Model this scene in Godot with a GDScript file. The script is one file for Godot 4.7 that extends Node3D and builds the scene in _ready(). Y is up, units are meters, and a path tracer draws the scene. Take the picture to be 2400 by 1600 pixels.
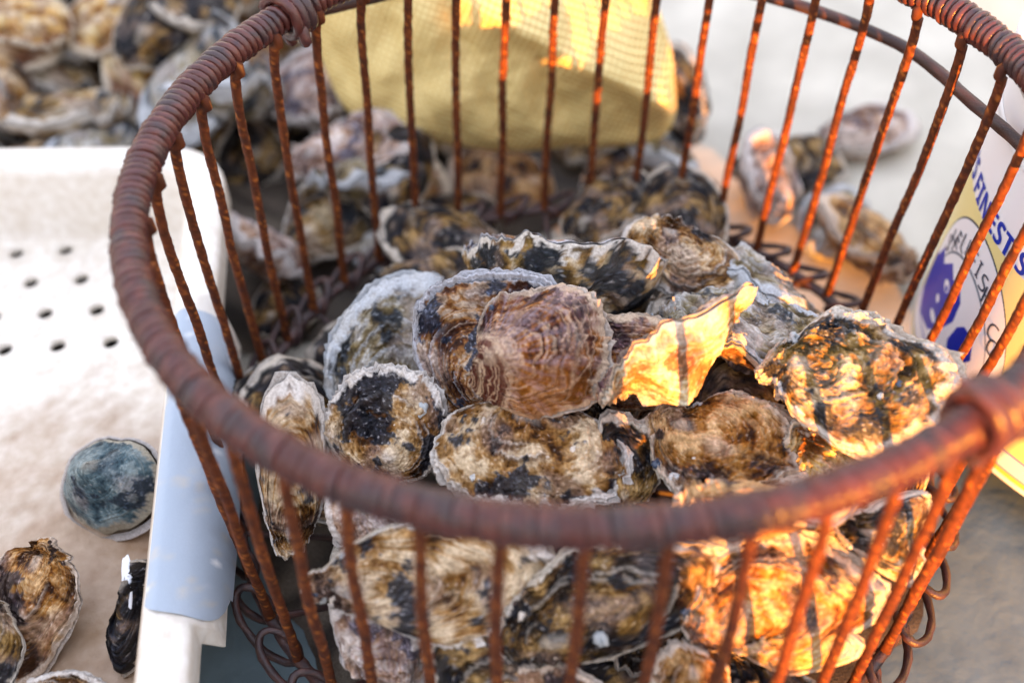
extends Node3D
# A rusty wire basket of oysters on a pale deck, between a white tray, a mesh bag, a heap of oysters and a printed bucket.

const TURN := TAU / 42.0
const FIRST := -0.3219            # bearing of wire 0 (0 = away from the camera, + to the right)
const GROUND := -0.05

var counts := {}
var soft := FastNoiseLite.new()   # one octave, unit frequency
var rough := FastNoiseLite.new()  # four octaves, unit frequency
var rng := RandomNumberGenerator.new()
var M := {}

# ---------------------------------------------------------------- naming
func numbered(called: String, parent: Node) -> String:
	var key := str(parent.get_instance_id()) + called
	var n: int = counts.get(key, 0)
	counts[key] = n + 1
	return called if n == 0 else "%s_%03d" % [called, n]

func tag(o: Node, label: String, category: String, group := "") -> void:
	o.set_meta("label", label)
	o.set_meta("category", category)
	if group:
		o.set_meta("group", group)

func thing(called: String, label: String, category: String, group := "", at := Transform3D.IDENTITY) -> Node3D:
	var o := Node3D.new()
	o.name = numbered(called, self)
	add_child(o, true)
	o.transform = at
	tag(o, label, category, group)
	return o

func part(called: String, mesh: Mesh, mat: Material, parent: Node3D = self) -> MeshInstance3D:
	var o := MeshInstance3D.new()
	o.name = numbered(called, parent)
	o.mesh = mesh
	o.material_override = mat
	parent.add_child(o, true)
	return o

func structure(called: String, mesh: Mesh, mat: Material) -> MeshInstance3D:
	var o := part(called, mesh, mat, self)
	o.set_meta("kind", "structure")
	return o

# ---------------------------------------------------------------- mesh helpers
# a sheet of nv rows of nu points; wrap closes each row; out = +1 when (along the row) x (along the column) points outwards
func sheet(P: PackedVector3Array, C: PackedColorArray, nu: int, nv: int, wrap: bool, out: float, pole := Vector3.UP, UV := PackedVector2Array()) -> ArrayMesh:
	var N := PackedVector3Array()
	N.resize(P.size())
	for v in nv:
		var r := v * nu
		var up := mini(v + 1, nv - 1) * nu
		var dn := maxi(v - 1, 0) * nu
		for u in nu:
			var a: int
			var b: int
			if wrap:
				a = (u + 1) % nu
				b = (u + nu - 1) % nu
			else:
				a = mini(u + 1, nu - 1)
				b = maxi(u - 1, 0)
			var n := (P[r + a] - P[r + b]).cross(P[up + u] - P[dn + u]) * out
			N[r + u] = n.normalized() if n.length_squared() > 1e-22 else pole
	var I := PackedInt32Array()
	var last := nu if wrap else nu - 1
	I.resize((nv - 1) * last * 6)
	var k := 0
	for v in nv - 1:
		for u in last:
			var a := v * nu + u
			var b := v * nu + (u + 1) % nu
			var c := a + nu
			var d := b + nu
			if out > 0.0:
				I[k] = a; I[k + 1] = c; I[k + 2] = b; I[k + 3] = b; I[k + 4] = c; I[k + 5] = d
			else:
				I[k] = a; I[k + 1] = b; I[k + 2] = c; I[k + 3] = b; I[k + 4] = d; I[k + 5] = c
			k += 6
	var arr := []
	arr.resize(Mesh.ARRAY_MAX)
	arr[Mesh.ARRAY_VERTEX] = P
	arr[Mesh.ARRAY_NORMAL] = N
	if C.size():
		arr[Mesh.ARRAY_COLOR] = C
	if UV.size():
		arr[Mesh.ARRAY_TEX_UV] = UV
	arr[Mesh.ARRAY_INDEX] = I
	var m := ArrayMesh.new()
	m.add_surface_from_arrays(Mesh.PRIMITIVE_TRIANGLES, arr)
	return m

# a bar along a path; lumps are corrosion bumps in metres
func bar(path: PackedVector3Array, r0: float, sides: int, closed: bool, lumps: float, paint: Callable, swell = null) -> ArrayMesh:
	var n := path.size()
	var P := PackedVector3Array()
	var C := PackedColorArray()
	var rows := n + 1 if closed else n
	var ref := Vector3.ZERO
	for i in rows:
		var j := i % n
		var t: Vector3
		if closed:
			t = (path[(j + 1) % n] - path[(j + n - 1) % n]).normalized()
		else:
			t = (path[mini(j + 1, n - 1)] - path[maxi(j - 1, 0)]).normalized()
		if ref == Vector3.ZERO:
			ref = t.cross(Vector3(0.31, 0.2, 0.93)).normalized()
		ref = (ref - t * ref.dot(t)).normalized()
		var bi := t.cross(ref)
		var r := r0
		if swell != null:
			r *= swell.call(float(i) / (rows - 1))
		if not closed and (i == 0 or i == rows - 1):
			r *= 0.55
		for k in sides:
			var a := TAU * k / sides
			var d := ref * cos(a) + bi * sin(a)
			var q := path[j] + d * r
			if lumps > 0.0:
				q += d * lumps * (rough.get_noise_3dv(q * 420.0) * 1.1 + soft.get_noise_3dv(q * 130.0))
			P.append(q)
			C.append(paint.call(q))
	return sheet(P, C, sides, rows, true, -1.0)

func smooth_step(a: float, b: float, x: float) -> float:
	var t := clampf((x - a) / (b - a), 0.0, 1.0)
	return t * t * (3.0 - 2.0 * t)

func rust_rim(q: Vector3) -> Color:
	var a := rough.get_noise_3dv(q * 260.0)
	var b := soft.get_noise_3dv(q * 55.0)
	var c := Color(0.070, 0.021, 0.019).lerp(Color(0.135, 0.042, 0.030), smooth_step(-0.3, 0.5, a + 0.5 * b))
	return c.lerp(Color(0.052, 0.028, 0.030), smooth_step(0.1, 0.5, b - 0.4 * a))

func rust_wire(q: Vector3) -> Color:
	var a := rough.get_noise_3dv(q * 380.0)
	var b := rough.get_noise_3dv(q * 90.0 + Vector3(7, 3, 1))
	var c := Color(0.070, 0.021, 0.011).lerp(Color(0.175, 0.048, 0.014), smooth_step(-0.35, 0.55, 0.5 * b + 0.9 * a))
	c = c.lerp(Color(0.46, 0.15, 0.03), smooth_step(0.28, 0.46, a) * 0.75)
	return c.lerp(Color(0.05, 0.024, 0.018), 0.6 * smooth_step(0.25, 0.6, -b - 0.3 * a))

func rust_dark(q: Vector3) -> Color:
	var a := rough.get_noise_3dv(q * 300.0)
	return Color(0.032, 0.017, 0.017).lerp(Color(0.095, 0.040, 0.030), smooth_step(-0.1, 0.45, a))

# ---------------------------------------------------------------- textures and materials
func noise_image(size: int, freq: float, seed_: int, octaves := 4, kind := FastNoiseLite.TYPE_SIMPLEX_SMOOTH) -> Image:
	var f := FastNoiseLite.new()
	f.noise_type = kind
	f.seed = seed_
	f.frequency = freq
	f.fractal_octaves = octaves
	return f.get_seamless_image(size, size)

func normal_tex(img: Image, strength: float) -> ImageTexture:
	var n := img.duplicate() as Image
	n.convert(Image.FORMAT_RGBA8)
	n.bump_map_to_normal_map(strength)
	return ImageTexture.create_from_image(n)

func tint_tex(img: Image, lo: Color, hi: Color) -> ImageTexture:
	var s := img.get_width()
	var o := Image.create(s, s, false, Image.FORMAT_RGB8)
	for y in s:
		for x in s:
			o.set_pixel(x, y, lo.lerp(hi, img.get_pixel(x, y).r))
	return ImageTexture.create_from_image(o)

func surface(albedo: Color, roughness: float, by_vertex := false) -> StandardMaterial3D:
	var m := StandardMaterial3D.new()
	m.albedo_color = albedo
	m.roughness = roughness
	m.vertex_color_use_as_albedo = by_vertex
	m.cull_mode = BaseMaterial3D.CULL_DISABLED
	return m

func relief(m: StandardMaterial3D, normal: Texture2D, scale_: float, strength: float, tint: Texture2D = null, world := false) -> StandardMaterial3D:
	m.uv1_triplanar = true
	m.uv1_world_triplanar = world
	m.uv1_scale = Vector3.ONE * scale_
	if normal:
		m.normal_enabled = true
		m.normal_texture = normal
		m.normal_scale = strength
	if tint:
		m.albedo_texture = tint
	return m

func make_materials() -> void:
	var grain := noise_image(512, 0.03, 11, 5)
	var crumbs := noise_image(512, 0.05, 5, 3, FastNoiseLite.TYPE_CELLULAR)
	var grain_n := normal_tex(grain, 9.0)
	var crumbs_n := normal_tex(crumbs, 6.0)
	var grain_t := tint_tex(grain, Color(0.70, 0.67, 0.64), Color(1, 1, 1))
	M.shell = relief(surface(Color.WHITE, 0.40, true), grain_n, 34.0, 0.6, grain_t)
	M.shell.metallic_specular = 0.24
	M.nacre = relief(surface(Color.WHITE, 0.3, true), grain_n, 20.0, 0.3)
	M.rim = relief(surface(Color.WHITE, 0.23, true), grain_n, 55.0, 0.55)
	M.rim.metallic_specular = 0.5
	M.wire = relief(surface(Color.WHITE, 0.66, true), crumbs_n, 60.0, 0.9)
	M.wire.metallic_specular = 0.3
	M.dark = relief(surface(Color.WHITE, 0.42, true), grain_n, 60.0, 0.8)
	var stains := noise_image(512, 0.012, 3, 5)
	M.deck = relief(surface(Color.WHITE, 0.75), grain_n, 1.6, 0.06, tint_tex(stains, Color(0.66, 0.635, 0.58), Color(0.80, 0.775, 0.715)), true)
	M.tray = relief(surface(Color.WHITE, 0.45, true), grain_n, 9.0, 0.2, tint_tex(noise_image(512, 0.02, 77, 5), Color(0.88, 0.85, 0.81), Color(1, 1, 1)))
	M.handle = relief(surface(Color.WHITE, 0.38, true), grain_n, 9.0, 0.12)
	M.bucket = surface(Color(0.93, 0.94, 0.95), 0.38)
	M.ink_blue = surface(Color(0.06, 0.19, 0.66), 0.5)
	M.ink_dark = surface(Color(0.12, 0.20, 0.30), 0.5)
	# woven net: holes in a grid of threads
	var net := Image.create(128, 128, false, Image.FORMAT_RGBA8)
	for y in 128:
		for x in 128:
			var u := absf(fmod(x, 16.0) - 8.0) / 8.0
			var v := absf(fmod(y, 16.0) - 8.0) / 8.0
			var t := maxf(u, v)
			var open := t < 0.45
			net.set_pixel(x, y, Color(1, 1, 1, 0.0 if open else 1.0).lerp(Color(0.80, 0.76, 0.66, 0.0 if open else 1.0), clampf(1.0 - (t - 0.5) * 2.0, 0, 1)))
	M.net = surface(Color(1.0, 0.93, 0.66), 0.6)
	M.net.albedo_texture = ImageTexture.create_from_image(net)
	M.net.transparency = BaseMaterial3D.TRANSPARENCY_ALPHA_SCISSOR
	M.net.alpha_scissor_threshold = 0.5
	M.net.backlight_enabled = true
	M.net.backlight = Color(0.5, 0.42, 0.18)
	M.net_lining = surface(Color(0.86, 0.69, 0.30), 0.7)
	M.net_lining.backlight_enabled = true
	M.net_lining.backlight = Color(0.5, 0.40, 0.16)

# ---------------------------------------------------------------- oysters
# outline: distance from the focus (near the hinge) to the shell's edge for nt bearings
func rim_of(pts: Array, nt: int) -> PackedFloat32Array:
	var k := pts.size() / 2
	var list := []
	for i in k:
		var x: float = pts[2 * i] * 0.001
		var z: float = pts[2 * i + 1] * 0.001
		list.append(Vector2(fposmod(atan2(z, x), TAU), sqrt(x * x + z * z)))
	list.sort_custom(func(a, b): return a.x < b.x)
	var R := PackedFloat32Array()
	var j := 0
	for i in nt:
		var t := TAU * i / nt
		while j < k and list[j].x <= t:
			j += 1
		var b: Vector2 = list[j % k]
		var a: Vector2 = list[(j + k - 1) % k]
		var a0: Vector2 = list[(j + k - 2) % k]
		var b1: Vector2 = list[(j + 1) % k]
		var span := fposmod(b.x - a.x, TAU)
		var f := clampf(fposmod(t - a.x, TAU) / maxf(span, 1e-4), 0.0, 1.0)
		R.append(maxf(0.004, cubic_interpolate(a.y, b.y, a0.y, b1.y, f)))
	# soften the sharp corners of the traced polygon
	for pass_ in 2:
		var S := R.duplicate()
		var w := maxi(1, nt / 90)
		for i in nt:
			var s := 0.0
			for d in range(-w, w + 1):
				s += S[(i + d + nt) % nt]
			R[i] = s / (2 * w + 1)
	return R

const KINDS := {
	# four ground tones from dark to pale, streaks, crust, fresh lip; amounts of streak, crust, moss and lip
	"purple": [Color(0.075, 0.028, 0.022), Color(0.23, 0.092, 0.042), Color(0.40, 0.19, 0.085), Color(0.62, 0.45, 0.34), Color(0.33, 0.25, 0.29), Color(0.055, 0.028, 0.034), Color(0.66, 0.54, 0.43), 0.65, 0.12, 0.03, 0.09],
	"blueblack": [Color(0.085, 0.035, 0.022), Color(0.24, 0.11, 0.055), Color(0.40, 0.24, 0.13), Color(0.55, 0.46, 0.38), Color(0.12, 0.055, 0.04), Color(0.020, 0.028, 0.050), Color(0.56, 0.57, 0.62), 0.5, 0.34, 0.05, 0.12],
	"tan": [Color(0.10, 0.046, 0.022), Color(0.31, 0.165, 0.075), Color(0.50, 0.33, 0.18), Color(0.72, 0.60, 0.45), Color(0.17, 0.085, 0.042), Color(0.016, 0.020, 0.030), Color(0.78, 0.74, 0.70), 0.35, 0.34, 0.08, 0.10],
	"olive": [Color(0.075, 0.045, 0.022), Color(0.24, 0.15, 0.068), Color(0.42, 0.29, 0.155), Color(0.66, 0.56, 0.42), Color(0.15, 0.10, 0.04), Color(0.020, 0.026, 0.034), Color(0.76, 0.72, 0.66), 0.35, 0.34, 0.25, 0.10],
	"cream": [Color(0.30, 0.15, 0.07), Color(0.58, 0.36, 0.14), Color(0.74, 0.55, 0.28), Color(0.82, 0.70, 0.50), Color(0.46, 0.26, 0.18), Color(0.16, 0.08, 0.05), Color(0.82, 0.74, 0.62), 0.45, 0.03, 0.0, 0.12],
	"cup": [Color(0.44, 0.26, 0.13), Color(0.68, 0.50, 0.28), Color(0.80, 0.68, 0.47), Color(0.84, 0.77, 0.62), Color(0.56, 0.36, 0.26), Color(0.2, 0.1, 0.06), Color(0.82, 0.76, 0.66), 0.5, 0.02, 0.0, 0.05],
	"brown": [Color(0.075, 0.030, 0.016), Color(0.24, 0.105, 0.042), Color(0.40, 0.21, 0.090), Color(0.62, 0.44, 0.27), Color(0.46, 0.30, 0.18), Color(0.030, 0.020, 0.022), Color(0.74, 0.64, 0.55), 0.5, 0.18, 0.06, 0.10],
	"grey": [Color(0.10, 0.075, 0.042), Color(0.28, 0.22, 0.13), Color(0.42, 0.38, 0.29), Color(0.58, 0.57, 0.54), Color(0.17, 0.13, 0.08), Color(0.026, 0.033, 0.043), Color(0.62, 0.66, 0.70), 0.4, 0.30, 0.18, 0.16],
	"dark": [Color(0.026, 0.017, 0.013), Color(0.085, 0.048, 0.024), Color(0.19, 0.115, 0.052), Color(0.40, 0.28, 0.15), Color(0.05, 0.035, 0.028), Color(0.009, 0.011, 0.016), Color(0.68, 0.63, 0.56), 0.5, 0.42, 0.08, 0.07],
	"pink": [Color(0.22, 0.13, 0.095), Color(0.46, 0.31, 0.22), Color(0.58, 0.46, 0.39), Color(0.72, 0.66, 0.62), Color(0.34, 0.26, 0.31), Color(0.09, 0.08, 0.11), Color(0.78, 0.74, 0.72), 0.45, 0.14, 0.04, 0.14],
	"clam": [Color(0.030, 0.060, 0.085), Color(0.060, 0.110, 0.140), Color(0.10, 0.165, 0.195), Color(0.22, 0.28, 0.29), Color(0.08, 0.13, 0.16), Color(0.02, 0.03, 0.045), Color(0.42, 0.40, 0.34), 0.2, 0.06, 0.0, 0.10],
}

func valve(R: PackedFloat32Array, nt: int, ns: int, upper: bool, o: Dictionary) -> ArrayMesh:
	var kind: Array = KINDS[o.kind if upper else o.get("under", o.kind)]
	var c0: Color = kind[0]
	var c1: Color = kind[1]
	var c2: Color = kind[2]
	var c3: Color = kind[3]
	var cc: Color = kind[4]
	var cd: Color = kind[5]
	var ce: Color = kind[6]
	var streak: float = kind[7]
	var crust: float = o.get("crust", kind[8])
	var moss: float = kind[9]
	var lip: float = o.get("lip", kind[10])
	var beak: float = o.get("beak", 0.0035)
	var ridge: float = o.get("ridge", 0.0)
	var taper: float = o.get("taper", 0.0)
	var rings: float = o.get("rings", 0.7)
	var nose: float = o.get("nose", 0.0)
	var tone0: float = o.get("tone", 0.07)
	var off := Vector3(o.seed * 13.7, o.seed * 5.3 + (0.0 if upper else 40.0), o.seed * 9.1)
	var joint := Vector3(o.seed * 13.7, 3.0, o.seed * 9.1)
	var H: float = o.get("lid", 0.007) if upper else -o.get("cup", 0.020)
	var soften: float = o.get("soften", 0.014)
	var laminae: float = o.get("laminae", 9.0)
	var flare: float = o.get("flare", 0.0042)
	var frill: float = o.get("frill", 1.0)
	var step_: float = o.get("step", 0.0021)
	var grow := 1.0 if upper else float(o.get("under_size", 1.035))
	var calm: float = o.get("calm", 1.0)
	var hollow: float = o.get("hollow", 0.0) if upper else 0.0
	var twist: float = o.get("twist", 0.0)
	# broken plates: partial layers that stand proud of the shell and end in a ragged edge
	var plates := []
	var dice := RandomNumberGenerator.new()
	dice.seed = int(float(o.seed) * 31.0) + (5 if upper else 905)
	for k in int(o.get("plates", 4)):
		plates.append([dice.randf_range(0.42, 0.93), dice.randf() * TAU, dice.randf_range(0.45, 1.25), dice.randf_range(0.0016, 0.0036), dice.randf() * 20.0])
	var P := PackedVector3Array()
	var C := PackedColorArray()
	var rows := ns + 2
	var far := 0.0
	for r in R:
		far = maxf(far, r)
	for v in rows:
		var s := 1.0
		if v < ns:
			s = pow(float(v) / (ns - 1), 0.80)
		for u in nt:
			var t := TAU * u / nt
			var ct := cos(t)
			var st := sin(t)
			var j1 := soft.get_noise_3dv(Vector3(ct * 3.2, st * 3.2, 0) + off)
			var j2 := rough.get_noise_3dv(Vector3(ct * 11.0, st * 11.0, 1.7) + off)
			var r := R[u] * grow * (1.0 + (0.020 * j1 + 0.042 * frill * (absf(j2) * 1.6 - 0.25)) * s * s)
			var lipwave := flare * s * s * s * (soft.get_noise_3dv(Vector3(ct * 1.9, st * 1.9, 0) + joint) * 1.6 + 0.5 * soft.get_noise_3dv(Vector3(ct * 6.5, st * 6.5, 5) + joint))
			lipwave += twist * ct * s
			if v >= ns:       # the lip turns in towards the meeting line
				var inn := 0.985 if v == ns else 0.90
				P.append(Vector3(ct * r * inn, lipwave + (0.0003 if upper else -0.0003) + (0.0004 if v == ns else -0.0008) * signf(H), st * r * inn))
				C.append(ce * 0.75 if v == ns else ce * 0.35)
				continue
			var x := ct * r * s
			var z := st * r * s
			var q := Vector3(x, 0, z)
			var d := (1.0 - s) * r
			var dome := 1.0 - exp(-d / soften)
			var low := soft.get_noise_3dv(q * 42.0 + off)
			var mid := rough.get_noise_3dv(q * 130.0 + off)
			var phase := pow(s, 0.9) * laminae + 0.50 * low + 0.25 * j1 + 0.13 * mid + 0.6 * soft.get_noise_2d(s * 7.0, o.seed)
			var fr := phase - floorf(phase)
			var which := soft.get_noise_2d(floorf(phase) * 3.1 + o.seed * 7.0, t * 0.0 + ct * 0.9 + st * 0.6)
			var saw := fr / 0.86 if fr < 0.86 else (1.0 - fr) / 0.14
			phase += 0.10 * rough.get_noise_3dv(Vector3(ct * 14.0, st * 14.0, floorf(s * 9.0)) + off)
			fr = phase - floorf(phase)
			saw = fr / 0.86 if fr < 0.86 else (1.0 - fr) / 0.14
			var h := H * dome * (1.0 if taper == 0.0 else 0.42 + 0.58 * smooth_step(-0.014, 0.026, x)) * (1.0 - taper * smooth_step(0.15, 0.95, x / far))
			h -= hollow * smooth_step(0.25, 0.75, s) * (1.0 - smooth_step(0.72, 1.0, s))
			if upper:
				if ridge > 0.0:
					var wide := 0.0065 + 0.36 * maxf(0.0, x + 0.012)
					h += ridge * exp(-pow((z - 0.12 * x) / wide, 2.0)) * smooth_step(-0.014, -0.003, x) * smooth_step(0.0, 0.35, 1.0 - s)
				h += beak * exp(-(s * r * s * r) / 0.00022)
			var sg := signf(H)
			h += sg * step_ * (saw - 0.4) * (0.45 + 0.75 * s) * (0.55 + 1.4 * which) * minf(1.0, d / 0.002 + 0.25)
			var fine := rough.get_noise_3dv(q * 420.0 + off)
			h += sg * (0.0030 * low + 0.0017 * mid * calm + 0.00032 * fine * calm) * minf(1.0, d / 0.004 + 0.15)
			var torn := 0.0
			var under := 0.0
			for p in plates:
				var da := absf(fposmod(t - p[1] + PI, TAU) - PI)
				if da < p[2]:
					var win := smooth_step(p[2], p[2] * 0.55, da)
					var se: float = p[0] + 0.045 * rough.get_noise_3dv(Vector3(ct * 7.0, st * 7.0, p[4])) - 0.10 * da * da / (p[2] * p[2])
					var kk := (s - se + 0.26) / 0.26
					if kk > 0.0 and kk < 1.0:
						h += sg * p[3] * kk * kk * win * minf(1.0, d / 0.003)
						torn = maxf(torn, win * smooth_step(0.80, 0.95, kk))
					elif kk >= 1.0 and kk < 1.2:
						under = maxf(under, win * (1.2 - kk) * 5.0)
			h += lipwave + sg * 0.0007
			P.append(Vector3(x, h, z))
			# ---- what it is made of
			if absf(H) > 0.022:      # steep walls: take the tones from the place on the wall itself
				var q3 := Vector3(x, h, z)
				low = soft.get_noise_3dv(q3 * 42.0 + off)
				mid = rough.get_noise_3dv(q3 * 130.0 + off)
				fine = rough.get_noise_3dv(q3 * 420.0 + off)
				q = q3
			var ray := rough.get_noise_3dv(Vector3(ct * 9.0, st * 9.0, s * 1.1) + off)
			var band := soft.get_noise_2d(phase * 1.7, o.seed * 3.0)
			var patch := rough.get_noise_3dv(q * 34.0 + off + Vector3(50, 0, 0))
			var tone := tone0 + 0.42 + 0.75 * low + 0.65 * rings * band + 0.58 * mid + 0.16 * fine
			var c := c0.lerp(c1, smooth_step(0.02, 0.32, tone))
			c = c.lerp(c2, smooth_step(0.25, 0.62, tone))
			c = c.lerp(c3, smooth_step(0.58, 0.90, tone))
			c = c.lerp(cc, streak * smooth_step(0.02, 0.34, ray + 0.35 * band))
			c = c.lerp(Color(0.15, 0.125, 0.035), moss * smooth_step(0.05, 0.35, soft.get_noise_3dv(q * 60.0 - off)))
			c = c.lerp(c3, rings * smooth_step(0.74, 0.90, fr) * smooth_step(-0.25, 0.35, which + mid))
			c = c.lerp(c0 * 0.8, smooth_step(0.0, 0.14, 0.14 - fr) * rings * smooth_step(-0.3, 0.3, which + 0.5 * mid))
			c = c.lerp(ce * 0.85, 0.6 * torn)
			c = c.lerp(c0, 0.5 * under)  # shade painted just beyond each raised plate edge
			c = c.lerp(Color(0.36, 0.30, 0.30) * (0.75 + 0.6 * fine), 0.42 * smooth_step(0.05, 0.45, soft.get_noise_3dv(q * 38.0 + off + Vector3(0, 0, 90))))
			var cr := patch - 0.05 + 0.45 * mid + 0.10 * fine + 0.25 * (s - 0.55)
			c = c.lerp(cd.lerp(cd * 3.0 + Color(0.01, 0.012, 0.02), smooth_step(0.1, 0.5, fine)), 0.93 * smooth_step(0.40 - crust, 0.53 - crust, cr))
			c = c.lerp(ce, smooth_step(0.40, 0.50, fine) * 0.35)
			c = c * (0.94 + 0.50 * fine + 0.45 * mid + 0.25 * low)
			c = c.lerp(ce, smooth_step(1.0 - lip, 1.0 - lip * 0.5, s + 0.09 * mid + 0.05 * j2 + 0.03 * j1))
			if nose > 0.0:
				var df := Vector2(x + R[nt / 2], z).length()
				var rib := clampf(0.5 + 1.3 * soft.get_noise_2d(df * 900.0 + 2.5 * mid + 2.0 * low, o.seed), 0.0, 1.0)
				var zone := smooth_step(0.026, 0.034, df) * smooth_step(0.060, 0.044, df)
				c = c.lerp(c0.lerp(cc * 0.7, smooth_step(0.0, 0.3, ray)), 0.60 * zone * smooth_step(-0.5, 0.2, ray + low))
				var pale := smooth_step(0.046, 0.060, df) * smooth_step(-0.1, 0.7, -st)
				c = c.lerp(Color(0.42, 0.33, 0.35), 0.5 * pale * smooth_step(-0.4, 0.2, mid + ray))
				c = c.lerp(Color(0.48, 0.22, 0.08), 0.45 * smooth_step(0.2, 0.9, st) * smooth_step(0.016, 0.03, df))
				c = c.lerp((c0 * 1.6).lerp(Color(0.74, 0.60, 0.46), rib), 0.92 * smooth_step(nose, nose * 0.6, df + 0.002 * low))
			c = c.lerp(ce * 0.9, 0.6 * smooth_step(0.17, 0.05, s + 0.04 * mid))
			var grey := 0.3 * c.r + 0.59 * c.g + 0.11 * c.b
			var sat := 1.0 + 0.30 * smooth_step(0.02, 0.10, c.r - c.b)
			c = Color(maxf(0.004, grey + (c.r - grey) * sat), maxf(0.004, grey + (c.g - grey) * sat), maxf(0.004, grey + (c.b - grey) * sat))
			C.append(c)
	return sheet(P, C, nt, rows, true, -1.0 if upper else 1.0, Vector3.UP * signf(H))

# a small flake, spat or slipper shell stuck on an oyster
func flake(seed_: float, r: float, tall: float, tint: Color) -> ArrayMesh:
	var nt := 18
	var P := PackedVector3Array()
	var C := PackedColorArray()
	for v in 6:
		var s := sqrt(v / 5.0)
		for u in nt:
			var t := TAU * u / nt
			var rr := r * s * (1.0 + 0.28 * soft.get_noise_2d(cos(t) * 1.6 + seed_ * 9.0, sin(t) * 1.6))
			P.append(Vector3(cos(t) * rr * 1.3, tall * (1.0 - s * s) * (1.0 + 0.2 * cos(t)) - (0.0012 if v == 5 else 0.0), sin(t) * rr))
			C.append(tint * (1.0 if v % 2 == 0 else 0.78))
	return sheet(P, C, nt, 6, true, -1.0)

func oyster(key: String, label: String, o: Dictionary, called := "oyster", category := "oyster", group := "oysters in the wire basket") -> Node3D:
	var row: Array = SHELLS[key]
	var Y: Vector3 = row[2].normalized()
	var X: Vector3 = (row[1] - Y * row[1].dot(Y)).normalized()
	var at := Transform3D(Basis(X, Y, X.cross(Y)), row[0])
	return oyster_at(at, row[3], label, o, called, category, group)

func oyster_at(at: Transform3D, pts: Array, label: String, o: Dictionary, called := "oyster", category := "oyster", group := "oysters in the wire basket") -> Node3D:
	var t := thing(called, label, category, group, at)
	var nt: int = o.get("nt", 230)
	var ns: int = o.get("ns", 84)
	var R := rim_of(pts, nt)
	part("upper_valve", valve(R, nt, ns, true, o), M.shell, t)
	var nt2: int = nt if o.get("show_under", false) else nt * 2 / 3
	var ns2: int = ns if o.get("show_under", false) else ns / 2
	var R2 := rim_of(pts, nt2)
	part("lower_valve", valve(R2, nt2, ns2, false, o), M.shell, t)
	var local := RandomNumberGenerator.new()
	local.seed = int(float(o.seed) * 100.0) + 17
	for i in o.get("flakes", 0):
		var a := local.randf() * TAU
		var s := local.randf_range(0.35, 0.9)
		var rr: float = R[int(a / TAU * nt) % nt] * s
		var d: float = R[int(a / TAU * nt) % nt] * (1.0 - s)
		var y: float = o.get("lid", 0.010) * (1.0 - exp(-d / o.get("soften", 0.014))) + 0.0006
		var tints := [Color(0.62, 0.62, 0.6), Color(0.70, 0.60, 0.50), Color(0.40, 0.42, 0.42), Color(0.05, 0.07, 0.11)]
		var f := part("spat", flake(local.randf() * 30.0, local.randf_range(0.0012, 0.0034), local.randf_range(0.0007, 0.0016), tints[local.randi() % 4]), M.nacre, t)
		f.position = Vector3(cos(a) * rr, y, sin(a) * rr)
		f.rotation.y = local.randf() * TAU
	return t

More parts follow.
